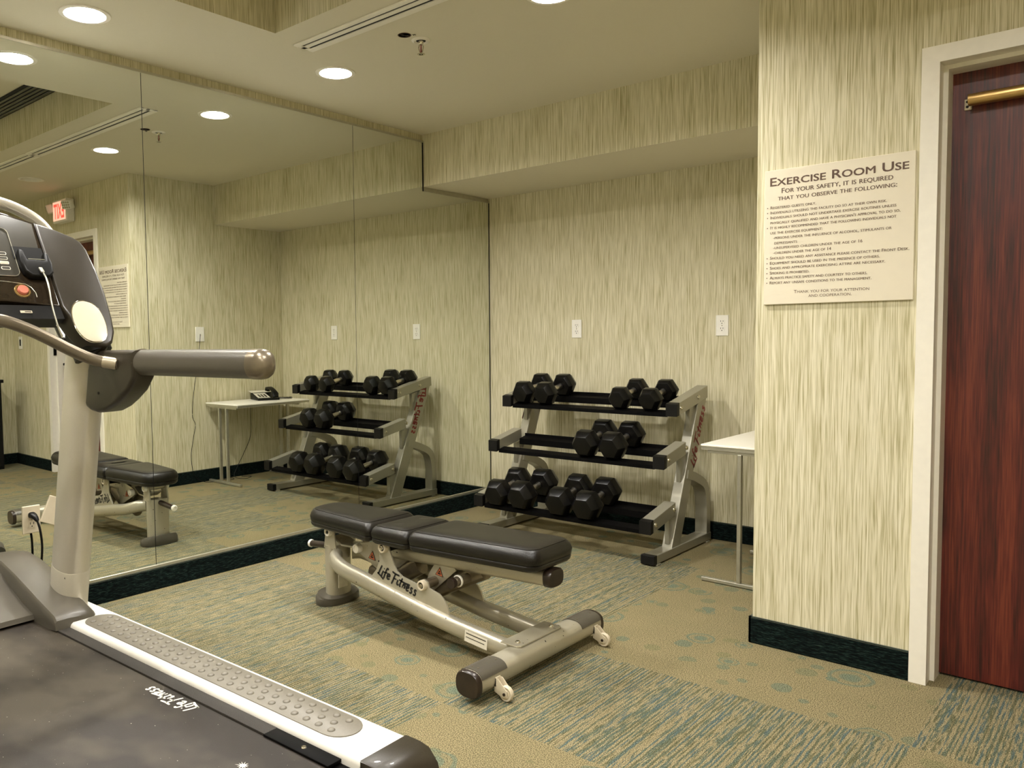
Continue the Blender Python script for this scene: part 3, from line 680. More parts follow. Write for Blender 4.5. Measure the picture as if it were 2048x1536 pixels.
for (yf, zf, yb) in ARMS:
    x0, x1 = RX0+TW-RC, RX1-TW-RC
    pl = lambda y, yf=yf, zf=zf: zf-0.056+SL*(y-yf)
    SHELF.append(pl)
    bm = BM(); y0, y1 = yf+0.020, yf+0.075
    prism(bm, [(y0+0.4, pl(y0)), (y1+0.4, pl(y1)), (y1+0.4, pl(y1)-0.004), (y0+0.004+0.4, pl(y0)-0.004), (y0+0.004+0.4, pl(y0)-0.020), (y0+0.4, pl(y0)-0.020)], 'x', x0, x1); obj('front_shelf_rail', bm, 'blacksteel', rack)
    bm = BM(); y0, y1 = yf+0.232, yf+0.290
    prism(bm, [(y0+0.4, pl(y0)), (y1+0.4, pl(y1)), (y1+0.4, pl(y1)+0.016), (y1+0.004+0.4, pl(y1)+0.016), (y1+0.004+0.4, pl(y1)-0.004), (y0+0.004+0.4, pl(y0)-0.004), (y0+0.004+0.4, pl(y0)-0.036), (y0+0.4, pl(y0)-0.036)], 'x', x0, x1); obj('rear_shelf_rail', bm, 'blacksteel', rack)

# dumbbells: hexagonal rubber heads on a knurled handle; local y is the handle axis
def hex_head(bm, AF, y0, y1, outer):
    """y0: inner face, y1: outer face"""
    prof = [(y0, 0.80), (y0+(y1-y0)*0.22, 1.0), (y0+(y1-y0)*0.62, 1.0), (y1, 0.70)]
    Rr = AF/math.sqrt(3); rings = []
    for y, k in prof: rings.append([bm.verts.new((Rr*k*cos(pi/3*i), y, Rr*k*sin(pi/3*i))) for i in range(6)])
    fs = [bm.faces.new(rings[0]), bm.faces.new(rings[-1][::-1])]
    for a, b_ in zip(rings, rings[1:]):
        for i in range(6): fs.append(bm.faces.new((a[i], a[(i+1) % 6], b_[(i+1) % 6], b_[i])))
    bmesh.ops.recalc_face_normals(bm, faces=fs)
    bmesh.ops.bevel(bm, geom=list(bm.edges), offset=AF*0.022, segments=2, profile=0.5, affect='EDGES')
def make_dumbbell(AF, L, label, grp):
    t = thing('hex_dumbbell', label, 'dumbbell', (0, 0, 0), 0, grp)
    hw = (L-0.115)/2
    for s in (-1, 1):
        bm = BM(); hex_head(bm, AF, s*(L/2-hw), s*L/2, True); h = obj('head', bm, 'rubber', t, 25)
    bm = BM(); prof = []
    for i in range(17):
        u = -0.062+0.124*i/16; prof.append((0.0145+0.003*cos(u/0.062*pi/2)+(0.002 if abs(u) > 0.05 else 0), u))
    lathe(bm, [(0, -0.062)]+prof+[(0, 0.062)], (0, 0, 0), 'y', 20); hd = obj('handle', bm, 'knurl', t, 60)
    for s in (-1, 1):
        bm = BM(); lathe(bm, [(0.018, s*0.050), (0.0205, s*0.052), (0.0205, s*0.055), (0.018, s*0.057)], (0, 0, 0), 'y', 20)
        obj('collar', bm, 'black', hd, 60)
    return t
GR = 'black hexagonal dumbbells on the rack'
D = [ # x, shelf, AF, L, yaw deg, label
 (0.593, 0, .130, .310, 1, 'black hex dumbbell at the far left of the top shelf'),
 (0.755, 0, .130, .310, -1, 'black hex dumbbell second from the left on the top shelf'),
 (1.258, 0, .119, .290, -1, 'black hex dumbbell second from the right on the top shelf'),
 (1.439, 0, .119, .290, 0, 'black hex dumbbell at the right end of the top shelf'),
 (1.122, 1, .143, .330, 2, 'black hex dumbbell, left one of the pair on the middle shelf'),
 (1.291, 1, .143, .330, 1, 'black hex dumbbell, right one of the pair on the middle shelf'),
 (0.622, 2, .146, .340, 3, 'black hex dumbbell at the far left of the bottom shelf'),
 (0.799, 2, .154, .350, 0, 'black hex dumbbell second from the left on the bottom shelf'),
 (1.047, 2, .149, .350, 4, 'black hex dumbbell second from the right on the bottom shelf'),
 (1.223, 2, .149, .350, 2, 'black hex dumbbell at the right end of the bottom shelf')]
protos = {}
TILT = math.atan(SL)
for (x, sh, AF, L, yw, lab) in D:
    if (AF, L) not in protos: o = protos[(AF, L)] = make_dumbbell(AF, L, lab, GR)
    else: o = dup(protos[(AF, L)], (0, 0, 0), 0, lab, GR)
    yf = ARMS[sh][0]; yc = yf + (0.008, -0.004, -0.022)[sh] + L/2*cos(TILT)
    z = SHELF[sh](yc) + (AF/2+0.0005)/cos(TILT)
    o.location = (x, yc - 0.0, z); o.rotation_euler = (TILT, 0, R(yw))

# ================================================================== WEIGHT BENCH
BX, BY = 1.30, -2.12
bench = thing('weight_bench', 'adjustable black padded weight bench with champagne frame in front of the mirror', 'bench', (BX, BY, 0))
def bl(x, y, z): return (x-BX, y-BY, z)
def cushion(name, x0, x1, zb0, zb1, h, w0, w1, round0=0.03, round1=0.03, bulge=0.008):
    """padded cushion: plan outline with rounded corners, soft edges, seam line"""
    out = []
    def corner(cx, cy, r, a0):
        for i in range(6):
            a = a0+pi/2*i/5; out.append((cx+r*cos(a), cy+r*sin(a)))
    corner(x1-round1, w1-round1, round1, 0); corner(x0+round0, w0-round0, round0, pi/2)
    corner(x0+round0, -(w0-round0), round0, pi); corner(x1-round1, -(w1-round1), round1, 3*pi/2)
    # densify
    pts = []
    for i, p in enumerate(out):
        q = out[(i+1) % len(out)]; d = math.dist(p, q); k = max(1, int(d/0.03))
        for j in range(k): pts.append((p[0]+(q[0]-p[0])*j/k, p[1]+(q[1]-p[1])*j/k))
    cx = (x0+x1)/2; bm = BM(); n = len(pts); prof = []
    for zf_, ins in ((0.0, 0.022), (0.03, 0.008), (0.12, 0.001), (0.26, -0.001), (0.29, 0.002), (0.32, -0.001), (0.55, -0.004), (0.74, 0.001), (0.88, 0.010), (0.90, 0.015), (0.925, 0.015), (0.97, 0.026), (0.995, 0.045), (1.0, 0.075), (1.0, 0.11)):
        prof.append((zf_, ins))
    rings = []
    for zf_, ins in prof:
        ring = []
        for (x, y) in pts:
            sx = (x-cx)*(1-ins/((x1-x0)/2)); wy = (w0+(w1-w0)*(x-x0)/(x1-x0)); sy = y*(1-ins/wy)
            zb = zb0+(zb1-zb0)*(x-x0)/(x1-x0)
            ring.append(bm.verts.new((cx+sx-BX, sy, zb+h*zf_)))
        rings.append(ring)
    for a, b_ in zip(rings, rings[1:]):
        for i in range(n): bm.faces.new((a[i], a[(i+1) % n], b_[(i+1) % n], b_[i]))
    bm.faces.new(rings[0][::-1]); bm.faces.new(rings[-1])
    bmesh.ops.recalc_face_normals(bm, faces=bm.faces)
    return obj(name, bm, 'vinyl', bench, 60)
c1 = cushion('head_cushion', 0.690, 1.140, 0.345, 0.347, 0.085, 0.108, 0.142, 0.075, 0.022)
c2 = cushion('middle_cushion', 1.150, 1.352, 0.346, 0.350, 0.080, 0.140, 0.142, 0.020, 0.022)
c3 = cushion('seat_cushion', 1.362, 1.945, 0.350, 0.366, 0.085, 0.142, 0.130, 0.022, 0.045)
# main frame: rear post, two long tubes, front cross tube
def part(name, bm, mat='silver', parent=None, sm=40, label=None): return obj(name, bm, mat, parent or bench, sm, label)
bm = BM(); sweep(bm, [bl(0.790, BY, 0.035), bl(0.790, BY, 0.262)], sect(0.066, 0.036, 32, 2.3), upv=(1, 0, 0)); post = part('rear_post', bm)
bm = BM(); sweep(bm, [bl(0.782, BY, 0.0), bl(0.782, BY, 0.003), bl(0.782, BY, 0.032), bl(0.783, BY, 0.036), bl(0.785, BY, 0.043), bl(0.786, BY, 0.047)], sect(0.110, 0.061, 36, 2.5), upv=(1, 0, 0), scales=[.98, 1, 1, .95, .93, .7])
part('rear_foot', bm, 'grey', None, 50, 'dark grey rubber base of the rear post')
bm = BM(); Ms = frame(bl(0.8415, -2.15, 0.14), (0.0, 1, 0), (0, 0, 1))
add_box(bm, 0.8225-BX, 0.8268-BX, -0.030, 0.022, 0.07, 0.135, 0.001); part('warning_label', bm, 'paperw', post)
for s in (-1, 1):
    yy = BY+s*0.105
    bm = BM()
    path = smooth_path([(0.835, BY+s*0.045, 0.222), (0.862, BY+s*0.078, 0.220), (0.905, BY+s*0.098, 0.207), (0.965, yy, 0.192), (1.08, yy, 0.173), (1.26, yy, 0.141), (1.43, yy, 0.115), (1.587, yy, 0.094), (1.84, yy, 0.070)], 8)
    sweep(bm, [bl(*p) for p in path], sect(0.0265, 0.033, 22, 2.4)); tb = part('side_tube', bm)
    # side plate with pivots
    pl_ = [(1.112, 0.192), (1.150, 0.235), (1.168, 0.272), (1.168, 0.330), (1.178, 0.352), (1.199, 0.360), (1.218, 0.350), (1.226, 0.325), (1.244, 0.285), (1.266, 0.248), (1.296, 0.232), (1.385, 0.216), (1.392, 0.236), (1.412, 0.244), (1.432, 0.236), (1.440, 0.214), (1.490, 0.202), (1.512, 0.188), (1.528, 0.168), (1.543, 0.128), (1.530, 0.100), (1.30, 0.135), (1.13, 0.165)]
    bm = BM(); prism(bm, [(x-BX, z) for x, z in pl_], 'y', s*0.103-0.004, s*0.103+0.004, 0.0015); pt_ = part('side_plate', bm)
    if s < 0:
        script_logo('logo_lettering', 'ink', pt_, frame(bl(1.157, BY-0.1079, 0.215), (0.973, 0, -0.225), (0.225, 0, 0.973)), 0.222, 0.085, 1.0)
        bm = BM(); yl = -0.105-0.0270
        Ml = frame(bl(1.69, BY-0.1325, 0.081), (0.985, 0, -0.10), (0.10, -0.0, 0.985))
        add_box(bm, -0.052, 0.052, -0.020, 0.020, -0.001, 0.0008, mat=Ml); add_box(bm, -0.046, 0.046, 0.010, 0.014, 0.0006, 0.0012, mi=1, mat=Ml); add_box(bm, -0.046, 0.040, -0.004, -0.001, 0.0006, 0.0012, mi=1, mat=Ml)
        part('data_label', bm, ['paperw', 'grey'], tb)
    for (x, z, r) in ((1.199, 0.333, 0.021), (1.412, 0.222, 0.020)):
        bm = BM(); yb = s*0.107
        lathe(bm, [(0.0, 0.0), (r, 0.0), (r, 0.016), (r*0.9, 0.019), (r*0.68, 0.019), (r*0.66, 0.012), (0.0, 0.012)], (x-BX, yb, z), 'y', 26, M=Matrix.Diagonal((1, s, 1)).to_3x3()); pv = part('pivot', bm, 'beige')
        bm = BM(); lathe(bm, [(0.0, 0.0), (r*0.62, 0.0), (r*0.62, 0.0006), (0.0, 0.0006)], (x-BX, yb+s*0.0119, z), 'y', 24, M=Matrix.Diagonal((1, s, 1)).to_3x3()); part('recess', bm, 'black', pv)
        bm = BM(); lathe(bm, [(0.0, 0.0), (0.009, 0.0), (0.009, 0.006), (0.005, 0.007), (0.005, 0.003), (0.0, 0.003)], (x-BX, yb+s*0.0118, z), 'y', 6, M=Matrix.Diagonal((1, s, 1)).to_3x3()); part('hex_bolt', bm, 'chrome', pv)
    bm = BM(); lathe(bm, [(0, 0), (0.019, 0), (0.019, 0.014), (0.017, 0.017), (0.013, 0.017), (0.012, 0.010), (0, 0.010)], (0.806-BX, s*0.060, 0.327), 'y', 24, M=Matrix.Diagonal((1, s, 1)).to_3x3()); pv = part('pivot', bm, 'cream')
    bm = BM(); lathe(bm, [(0, 0), (0.008, 0), (0.008, 0.005), (0, 0.005)], (0.806-BX, s*0.0698, 0.327), 'y', 6, M=Matrix.Diagonal((1, s, 1)).to_3x3()); part('hex_bolt', bm, 'chrome', pv)
    bm = BM(); lathe(bm, [(0, 0), (0.020, 0), (0.020, 0.022), (0.018, 0.025), (0.014, 0.025), (0.013, 0.018), (0, 0.018)], (0.984-BX, s*0.046, 0.282), 'y', 24, M=Matrix.Diagonal((1, s, 1)).to_3x3()); part('pivot', bm, 'cream')
bm = BM()
prism(bm, [(0.765-BX, 0.25), (0.780-BX, 0.335), (0.806-BX, 0.348), (0.832-BX, 0.335), (0.845-BX, 0.25)], 'y', -0.060, -0.052, 0.001); prism(bm, [(0.765-BX, 0.25), (0.780-BX, 0.335), (0.806-BX, 0.348), (0.832-BX, 0.335), (0.845-BX, 0.25)], 'y', 0.052, 0.060, 0.001)
lathe(bm, [(0, -0.055), (0.014, -0.055), (0.014, 0.055), (0, 0.055)], (0.806-BX, 0, 0.327), 'y', 20)
part('post_bracket', bm)
bm = BM(); sweep(bm, [(0.80-BX, 0.0, 0.300), (0.86-BX, 0, 0.272), (0.93-BX, 0, 0.275), (0.99-BX, 0, 0.31)], [(-0.040, -0.004), (0.040, -0.004), (0.040, 0.004), (-0.040, 0.004)], scales=[.9, 1, 1, .8]); part('support_plate', bm)
bm = BM(); prism(bm, [(0.965-BX, 0.268), (0.985-BX, 0.302), (1.05-BX, 0.318), (1.14-BX, 0.335), (1.165-BX, 0.27), (1.155-BX, 0.19), (1.11-BX, 0.200)], 'y', -0.046, -0.038, 0.001)
prism(bm, [(0.965-BX, 0.268), (0.985-BX, 0.302), (1.05-BX, 0.318), (1.14-BX, 0.335), (1.165-BX, 0.27), (1.155-BX, 0.19), (1.11-BX, 0.200)], 'y', 0.038, 0.046, 0.001); lk = part('link_plate', bm)
def sticker(cx, y, cz, s, par):
    bm = BM(); Mt = frame((cx-BX, y, cz), (1, 0, -0.12), (0.12, 0, 1))
    for k, mi, d in ((1.0, 1, 0), (0.82, 0, 0.0004)):
        vs = [bm.verts.new(Mt @ Vector((k*s*cos(R(a)), k*s*sin(R(a)), d))) for a in (90, 210, 330)]; f = bm.faces.new(vs); f.material_index = mi
    lathe(bm, [(0, 0), (s*0.15, 0)], Mt @ Vector((0, s*0.22, 0.0008)), 'y', 10, 1)
    add_box(bm, -s*0.32, s*0.32, -s*0.22, s*0.02, 0.0006, 0.0009, mi=1, mat=Mt)
    part('warning_sticker', bm, ['orange', 'ink'], par, None)
sticker(1.062, -0.0475, 0.258, 0.026, lk)
bm = BM(); sweep(bm, [bl(1.128, BY, 0.292), bl(1.925, BY, 0.328)], sect(0.044, 0.030, 26, 3.0)); beam = part('seat_beam', bm)
bm = BM(); sweep(bm, [bl(1.922, BY, 0.328), bl(1.944, BY, 0.329), bl(1.950, BY, 0.329)], sect(0.047, 0.033, 28, 3.0), scales=[1, 1, .9]); part('end_cap', bm, 'brown', beam)
bm = BM(); lathe(bm, [(0, -0.102), (0.021, -0.102), (0.021, 0.102), (0, 0.102)], (1.199-BX, 0, 0.333), 'y', 24); part('pivot_shaft', bm, 'black')
bm = BM(); lathe(bm, [(0, -0.100), (0.0185, -0.100), (0.0185, 0.100), (0, 0.100)], (1.412-BX, 0, 0.222), 'y', 24); part('cross_shaft', bm, 'handle')
bm = BM(); sweep(bm, [bl(1.375, BY, 0.165), bl(1.46, BY, 0.212), bl(1.56, BY, 0.262), bl(1.63, BY, 0.296)], sect(0.030, 0.034, 24, 2.4)); sleeve = part('adjustment_tube', bm, 'handle')
bm = BM(); lathe(bm, [(0, -0.105), (0.017, -0.105), (0.019, -0.102), (0.019, -0.028), (0, -0.028)], (1.567-BX, 0, 0.262), 'y', 24, 0); lathe(bm, [(0.0195, -0.088), (0.023, -0.086), (0.023, -0.080), (0.0195, -0.078)], (1.567-BX, 0, 0.262), 'y', 24, 1)
lathe(bm, [(0.0, -0.128), (0.0185, -0.128), (0.020, -0.125), (0.020, -0.112), (0.014, -0.110), (0.014, -0.100)], (1.567-BX, 0, 0.262), 'y', 24, 2); part('pull_knob', bm, ['handle', 'cream', 'brown'])
for yy in (-0.040, 0.034):
    bm = BM(); prism(bm, [(1.355-BX, 0.19), (1.378-BX, 0.245), (1.41-BX, 0.29), (1.50-BX, 0.30), (1.52-BX, 0.282), (1.43-BX, 0.205), (1.38-BX, 0.165)], 'y', yy, yy+0.006, 0.001); hp = part('hanger_plate', bm)
    if yy < 0: sticker(1.435, yy-0.0012, 0.258, 0.024, hp)
# cover, rear tube bend seen between the plates
bm = BM(); sweep(bm, [bl(1.02, BY, 0.165), bl(1.20, BY, 0.20), bl(1.30, BY, 0.26)], sect(0.030, 0.040, 22, 2.4)); part('inner_tube', bm, 'handle')
bm = BM(); prism(bm, [(1.03-BX, 0.335), (1.06-BX, 0.26), (1.12-BX, 0.215), (1.20-BX, 0.23), (1.26-BX, 0.28), (1.27-BX, 0.325)], 'y', -0.028, 0.028, 0.006); part('lever_housing', bm, 'silver')
bm = BM(); tube(bm, [bl(0.805, BY-0.048, 0.262), bl(0.80, BY+0.01, 0.250)], 0.012)
path = [bl(0.790, BY, 0.250), bl(0.700, BY, 0.248)]
bm.free(); bm = BM(); tube(bm, [(0.772-BX, 0.0, 0.243), (0.610-BX, 0.0, 0.230)], 0.0150, 18); hd = part('lift_handle', bm, 'brown')
bm = BM(); lathe(bm, [(0.0165, 0.0), (0.0175, -0.003), (0.0175, -0.012), (0.011, -0.016), (0.010, -0.010), (0, -0.010)], (0.611-BX, 0, 0.230), 'x', 20); part('handle_end', bm, 'cream', hd)
# front cross tube
bm = BM(); sweep(bm, [bl(1.880, -2.515, 0.067), bl(1.880, -1.780, 0.067)], sect(0.0475, 0.040, 30, 2.6)); cross = part('front_cross_tube', bm)
for s in (-1, 1):
    yc = -2.147+s*0.370
    bm = BM(); sweep(bm, [bl(1.880, yc-s*0.004, 0.063), bl(1.880, yc+s*0.010, 0.063), bl(1.880, yc+s*0.016, 0.063)], sect(0.0495, 0.0440, 30, 2.6), scales=[1, 1, .92]); part('end_cap', bm, 'brown', cross)
    # rubber grip plate hugging the top half
    bm = BM(); a_ = sect(0.0498, 0.0422, 40, 2.6); top = [p for p in a_ if p[1] > 0.012]; inner = [(p[0]*0.965, p[1]*0.96) for p in top][::-1]
    y0, y1 = sorted((yc-s*0.006, yc-s*0.138)); prism(bm, [(p[0]+1.880-BX, p[1]+0.067) for p in top+inner], 'y', y0-BY, y1-BY); 
    for (dx, dy) in ((-0.012, 0.02), (0.012, 0.02), (-0.012, 0.112), (0.012, 0.112)):
        lathe(bm, [(0, 0.0012), (0.0035, 0.0005), (0.0035, -0.002)], (1.880+dx-BX, yc-s*(0.008+dy)-BY, 0.1090), 'z', 10, 1)
    part('rubber_grip', bm, ['grey', 'handle'], cross, 30)
    # caster on the outer side
    yy = (-2.432 if s < 0 else -1.822)-BY; x0 = 1.923-BX
    bm = BM()
    for d in (-0.0125, 0.0095): prism(bm, [(x0, 0.070), (x0+0.016, 0.070), (x0+0.032, 0.054), (x0+0.050, 0.038), (x0+0.050, 0.017), (x0+0.032, 0.013), (x0, 0.026)], 'y', yy+d, yy+d+0.003, 0.0005)
    add_box(bm, x0-0.004, x0+0.008, yy-0.0125, yy+0.0125, 0.042, 0.073, 0.001); cb = part('caster', bm, 'beige', cross)
    bm = BM(); lathe(bm, [(0, -0.0085), (0.014, -0.0085), (0.015, -0.0065), (0.019, -0.0065), (0.0205, -0.0085), (0.0235, -0.0085), (0.0255, -0.005), (0.0255, 0.005), (0.0235, 0.0085), (0, 0.0085)], (x0+0.040, yy, 0.0262), 'y', 30); part('wheel', bm, 'beige', cb)
    bm = BM(); lathe(bm, [(0, -0.0155), (0.005, -0.0155), (0.005, 0.0155), (0, 0.0155)], (x0+0.040, yy, 0.0265), 'y', 10); part('axle', bm, 'brown', cb)
bm = BM(); Mp = Matrix.Identity(4)
prism(bm, [(1.815-BX, -0.150), (1.885-BX, -0.150), (1.897-BX, -0.138), (1.897-BX, 0.105), (1.885-BX, 0.117), (1.815-BX, 0.117)], 'z', 0.1075, 0.1135, 0.002); pl2 = part('joint_plate', bm, 'silver')
for yy in (-0.120, 0.085):
    bm = BM(); lathe(bm, [(0.0, 0.008), (0.006, 0.007), (0.010, 0.002), (0.010, 0), (0, 0)], (1.868-BX, yy, 0.1132), 'z', 16); part('bolt', bm, 'chrome', pl2, 60)

# ================================================================== TREADMILL  (local: +x to the rear, y across, origin under the deck front centre)
TA = R(1.65)
T0 = Vector((0.0, -3.615, 0))      # x=0 at the mirror plane, centre line
tm = thing('treadmill', 'large silver and charcoal treadmill facing the mirror, cut off by the left edge', 'treadmill', T0, TA)
def TL(x, y, z):   # world -> treadmill local
    v = Matrix.Rotation(-TA, 3, 'Z') @ (Vector((x, y, z))-T0); return tuple(v)
def tp(name, bm, mat, parent=None, sm=40, label=None): return obj(name, bm, mat, parent or tm, sm, label)
ZR = 0.198; YO, YI = 0.470, 0.312      # rail outer / inner (half widths)
for s in (1, -1):
    o_, i_ = s*YO, s*YI; a, b_ = sorted((o_, i_))
    bm = BM()
    sec = [(o_, 0.045), (o_+s*0.004, 0.16), (o_, ZR-0.004), (o_-s*0.006, ZR), (i_+s*0.012, ZR), (i_+s*0.004, ZR-0.005), (i_, ZR-0.014), (i_, 0.10), (i_+s*0.02, 0.045)]
    prism(bm, sec, 'x', 0.42, 2.160, 0.0); rl_ = tp('side_rail', bm, 'rail', None, 35, 'off-white side rail')
    # tread pad with rounded ends
    bm = BM(); x0, x1, w = 0.725, 2.060, 0.056; yc = s*0.398; out = []
    for k in range(13): an = pi/2+pi*k/12; out.append((x0+w*1.1+w*1.1*cos(an), yc+w*sin(an)))
    for k in range(13): an = -pi/2+pi*k/12; out.append((x1-w*1.1+w*1.1*cos(an), yc+w*sin(an)))
    prism(bm, out, 'z', ZR-0.001, ZR+0.003, 0.0012)
    pd = tp('tread_pad', bm, 'pad', rl_, 40)
    bm = BM()
    for k in range(27):
        for j in range(3):
            xx = x0+0.055+k*0.0470+(0.0235 if j == 1 else 0); yy = yc+(j-1)*0.031
            if xx > x1-0.035: continue
            lathe(bm, [(0.0105, 0.0), (0.0098, 0.0022), (0.0065, 0.0044), (0.0, 0.0052)], (xx, yy, ZR+0.0028), 'z', 12)
    dp = tp('raised_dot', bm, 'pad', rl_, 60); 
    bm = BM(); prism(bm, [(2.160, 0.0), (2.160, ZR+0.001), (2.205, ZR+0.001), (2.235, ZR-0.006), (2.262, ZR-0.035), (2.285, 0.09), (2.292, 0.0)], 'y', a-0.002, b_+0.004, 0.005)
    tp('rear_cap', bm, 'dgrey', None, 35, 'dark grey moulded cap at the rail end')
    bm = BM(); add_box(bm, 1.86, 2.10, s*0.288-0.022, s*0.288+0.022, 0.176, 0.1845, 0.001)
    lathe(bm, [(0, 0.1875), (0.006, 0.1865), (0.007, 0.184)], (1.99, s*0.288, 0), 'z', 14, 1); tp('belt_guard', bm, ['blacksteel', 'chrome'])
for s in (1, -1):
    bm = BM(); a, b_ = sorted((s*0.2695, s*(YI-0.0005))); add_box(bm, 0.45, 1.86, a, b_, 0.1725, 0.184, 0.001); tp('deck_edge', bm, 'grit')
bm = BM(); add_box(bm, 0.30, 2.19, -YI+0.001, YI-0.001, 0.05, 0.172, 0.0); tp('deck', bm, 'blacksteel')
bm = BM(); sec = [(0.30, 0.150), (0.34, 0.1785), (2.16, 0.1785), (2.19, 0.168), (2.205, 0.14), (2.19, 0.112), (2.16, 0.10), (2.15, 0.15)]
prism(bm, sec, 'y', -0.268, 0.268, 0.0); blt = tp('running_belt', bm, 'belt', None, 30)
script_logo('logo_lettering', 'whiteink', blt, frame(TL(1.5860, -3.3110, 0.1791), Matrix.Rotation(-TA, 3, 'Z') @ Vector((-0.9965, -0.0841, 0)), Matrix.Rotation(-TA, 3, 'Z') @ Vector((0.0841, -0.9965, 0))), 0.2258, 0.068, 0.9)
bm = BM(); vs = []
for k in range(22):
    a = 2*pi*k/22; r = 0.017*(1 if k % 2 else 0.35)*random.uniform(0.7, 1.1); vs.append(bm.verts.new(Vector(TL(1.93, -3.41, 0.1791))+Vector((r*1.3*cos(a), r*sin(a), 0))))
bm.faces.new(vs); tp('chalk_mark', bm, 'whiteink', blt)
# hood
def hood_profile(pts, y0, y1, bev=0.012):
    bm = BM(); prism(bm, pts, 'y', y0, y1, bev, 0, 3); return bm
bm = hood_profile([(0.085, 0.03), (0.095, 0.30), (0.12, 0.340), (0.17, 0.346), (0.24, 0.325), (0.34, 0.275), (0.46, 0.228), (0.550, 0.205), (0.556, 0.188), (0.30, 0.15), (0.30, 0.03)], -0.285, 0.285)
tp('hood', bm, 'grey', None, 35)
for s in (1, -1):
    # side lobe, rounded in plan: stacked slices across y
    bm = BM(); cols = []
    prof = [(0.085, 0.04), (0.09, 0.26), (0.105, 0.328), (0.13, 0.348), (0.19, 0.356), (0.28, 0.346), (0.38, 0.322), (0.48, 0.294), (0.58, 0.264), (0.66, 0.242), (0.704, 0.230), (0.720, 0.216), (0.724, 0.184), (0.69, 0.180), (0.40, 0.16), (0.35, 0.04)]
    for k, (yy, dz, ix) in enumerate(((0.262, -0.008, 0.0), (0.268, 0.0, 0.0), (0.31, 0.0, 0.0), (0.37, -0.004, 0.0), (0.400, -0.012, 0.004), (0.414, -0.024, 0.012), (0.420, -0.06, 0.022))):
        ring = []
        for (x, z) in prof:
            zz = max(0.04, z+(dz if z > 0.2 else 0)); xx = x-(ix if x > 0.6 else -ix if x < 0.1 else 0)
            if k == 0 and 0.24 < z: pass
            ring.append(bm.verts.new((xx, s*yy, zz)))
        cols.append(ring)
    n = len(prof)
    for a, b_ in zip(cols, cols[1:]):
        for i in range(n): bm.faces.new((a[i], a[(i+1) % n], b_[(i+1) % n], b_[i]))
    bm.faces.new(cols[0]); bm.faces.new(cols[-1][::-1]); bmesh.ops.recalc_face_normals(bm, faces=bm.faces)
    tp('hood_lobe', bm, 'grey', None, 40)
# columns
def colx(z): return 0.478+0.221*z
for s in (1, -1):
    yc = s*0.400
    bm = BM(); sweep(bm, [(colx(z), yc, z) for z in (0.12, 0.3, 1.0, 1.19)], sect(0.058, 0.078, 36, 2.3), upv=(1, 0, 0)); cl = tp('column', bm, 'tsil')
    bm = BM(); sweep(bm, [(colx(z), yc, z) for z in (0.16, 0.352, 0.354)], sect(0.0592, 0.0792, 36, 2.3), upv=(1, 0, 0), scales=[1, 1, .985]); tp('column_cover', bm, 'tsil', cl)
    bm = BM(); lathe(bm, [(0, 0), (0.006, 0), (0.006, 0.003), (0, 0.003)], (colx(0.33)+0.052, yc-s*0.042, 0.325), 'x', 12); tp('screw', bm, 'dark', cl)
    # bracket that carries grab bar
    br = [(0.829, 1.082), (0.826, 1.070), (0.814, 1.016), (0.802, 0.967), (0.809, 0.953), (0.837, 0.942), (0.884, 0.937), (0.936, 0.943), (0.992, 0.961), (1.035, 0.982), (1.090, 1.015), (1.132, 1.060), (1.132, 1.146), (1.091, 1.147), (0.983, 1.146), (0.910, 1.145), (0.866, 1.133), (0.845, 1.112)]
    bm = BM(); prism(bm, br, 'y', yc-0.048, yc+0.030, 0.016, 0, 4); bk = tp('handle_bracket', bm, 'dgrey', None, 45)
    bm = BM(); lathe(bm, [(0, 0), (0.0045, 0), (0.0045, -0.001), (0, -0.001)], (0.905, yc-0.0485, 1.004), 'y', 12); tp('screw_hole', bm, 'dark', bk)
    # grab bar
    bm = BM(); sweep(bm, [(1.120, yc-0.008, 1.107), (1.700, yc-0.008, 1.109)], sect(0.0365, 0.0405, 32, 2.3)); gb = tp('grab_bar', bm, 'grey', None, 50)
    bm = BM(); sweep(bm, [(1.108, yc-0.008, 1.107), (1.122, yc-0.008, 1.107)], sect(0.039, 0.043, 32, 2.3)); tp('collar', bm, 'handle', gb)
    bm = BM(); pr = [(1.698, 1.0), (1.725, 1.0)] + [(1.725+0.038*sin(R(a)), cos(R(a))) for a in (15, 30, 45, 58, 70, 80, 87)]
    sweep(bm, [(x, yc-0.008, 1.109) for x, k in pr], sect(0.0375, 0.0415, 32, 2.3), scales=[k for x, k in pr]); tp('end_cap', bm, 'handle', gb, 60, 'shiny bronze rounded end cap')
    # console neck
    bm = BM(); sweep(bm, smooth_path([(0.845, yc-s*0.03, 1.128), (0.830, yc-s*0.035, 1.16), (0.760, yc-s*0.04, 1.22), (0.715, yc-s*0.04, 1.265)], 5), sect(0.052, 0.080, 28, 2.5), upv=(1, 0, 0)); tp('console_neck', bm, 'black')
bx = 0.965
bm = BM(); half = [(1.03, 0.362, 1.103), (bx+0.035, 0.345, 1.106), (bx+0.02, 0.30, 1.117), (bx+0.01, 0.235, 1.147), (bx, 0.135, 1.202), (bx, 0.05, 1.236), (bx, 0.0, 1.243)]
pth = half + [(x, -y, z) for x, y, z in half[::-1][1:]]
tube(bm, smooth_path(pth, 5), 0.0185, 18); cb = tp('cross_handlebar', bm, 'handle', None, 60)
bm = BM()
bm.free()
for s in (1, -1):
    bm = BM(); tube(bm, [(bx+0.058, s*0.357, 1.102), (bx+0.030, s*0.326, 1.109)], 0.0195, 18); tp('ferrule', bm, 'ferrule', cb, 60)
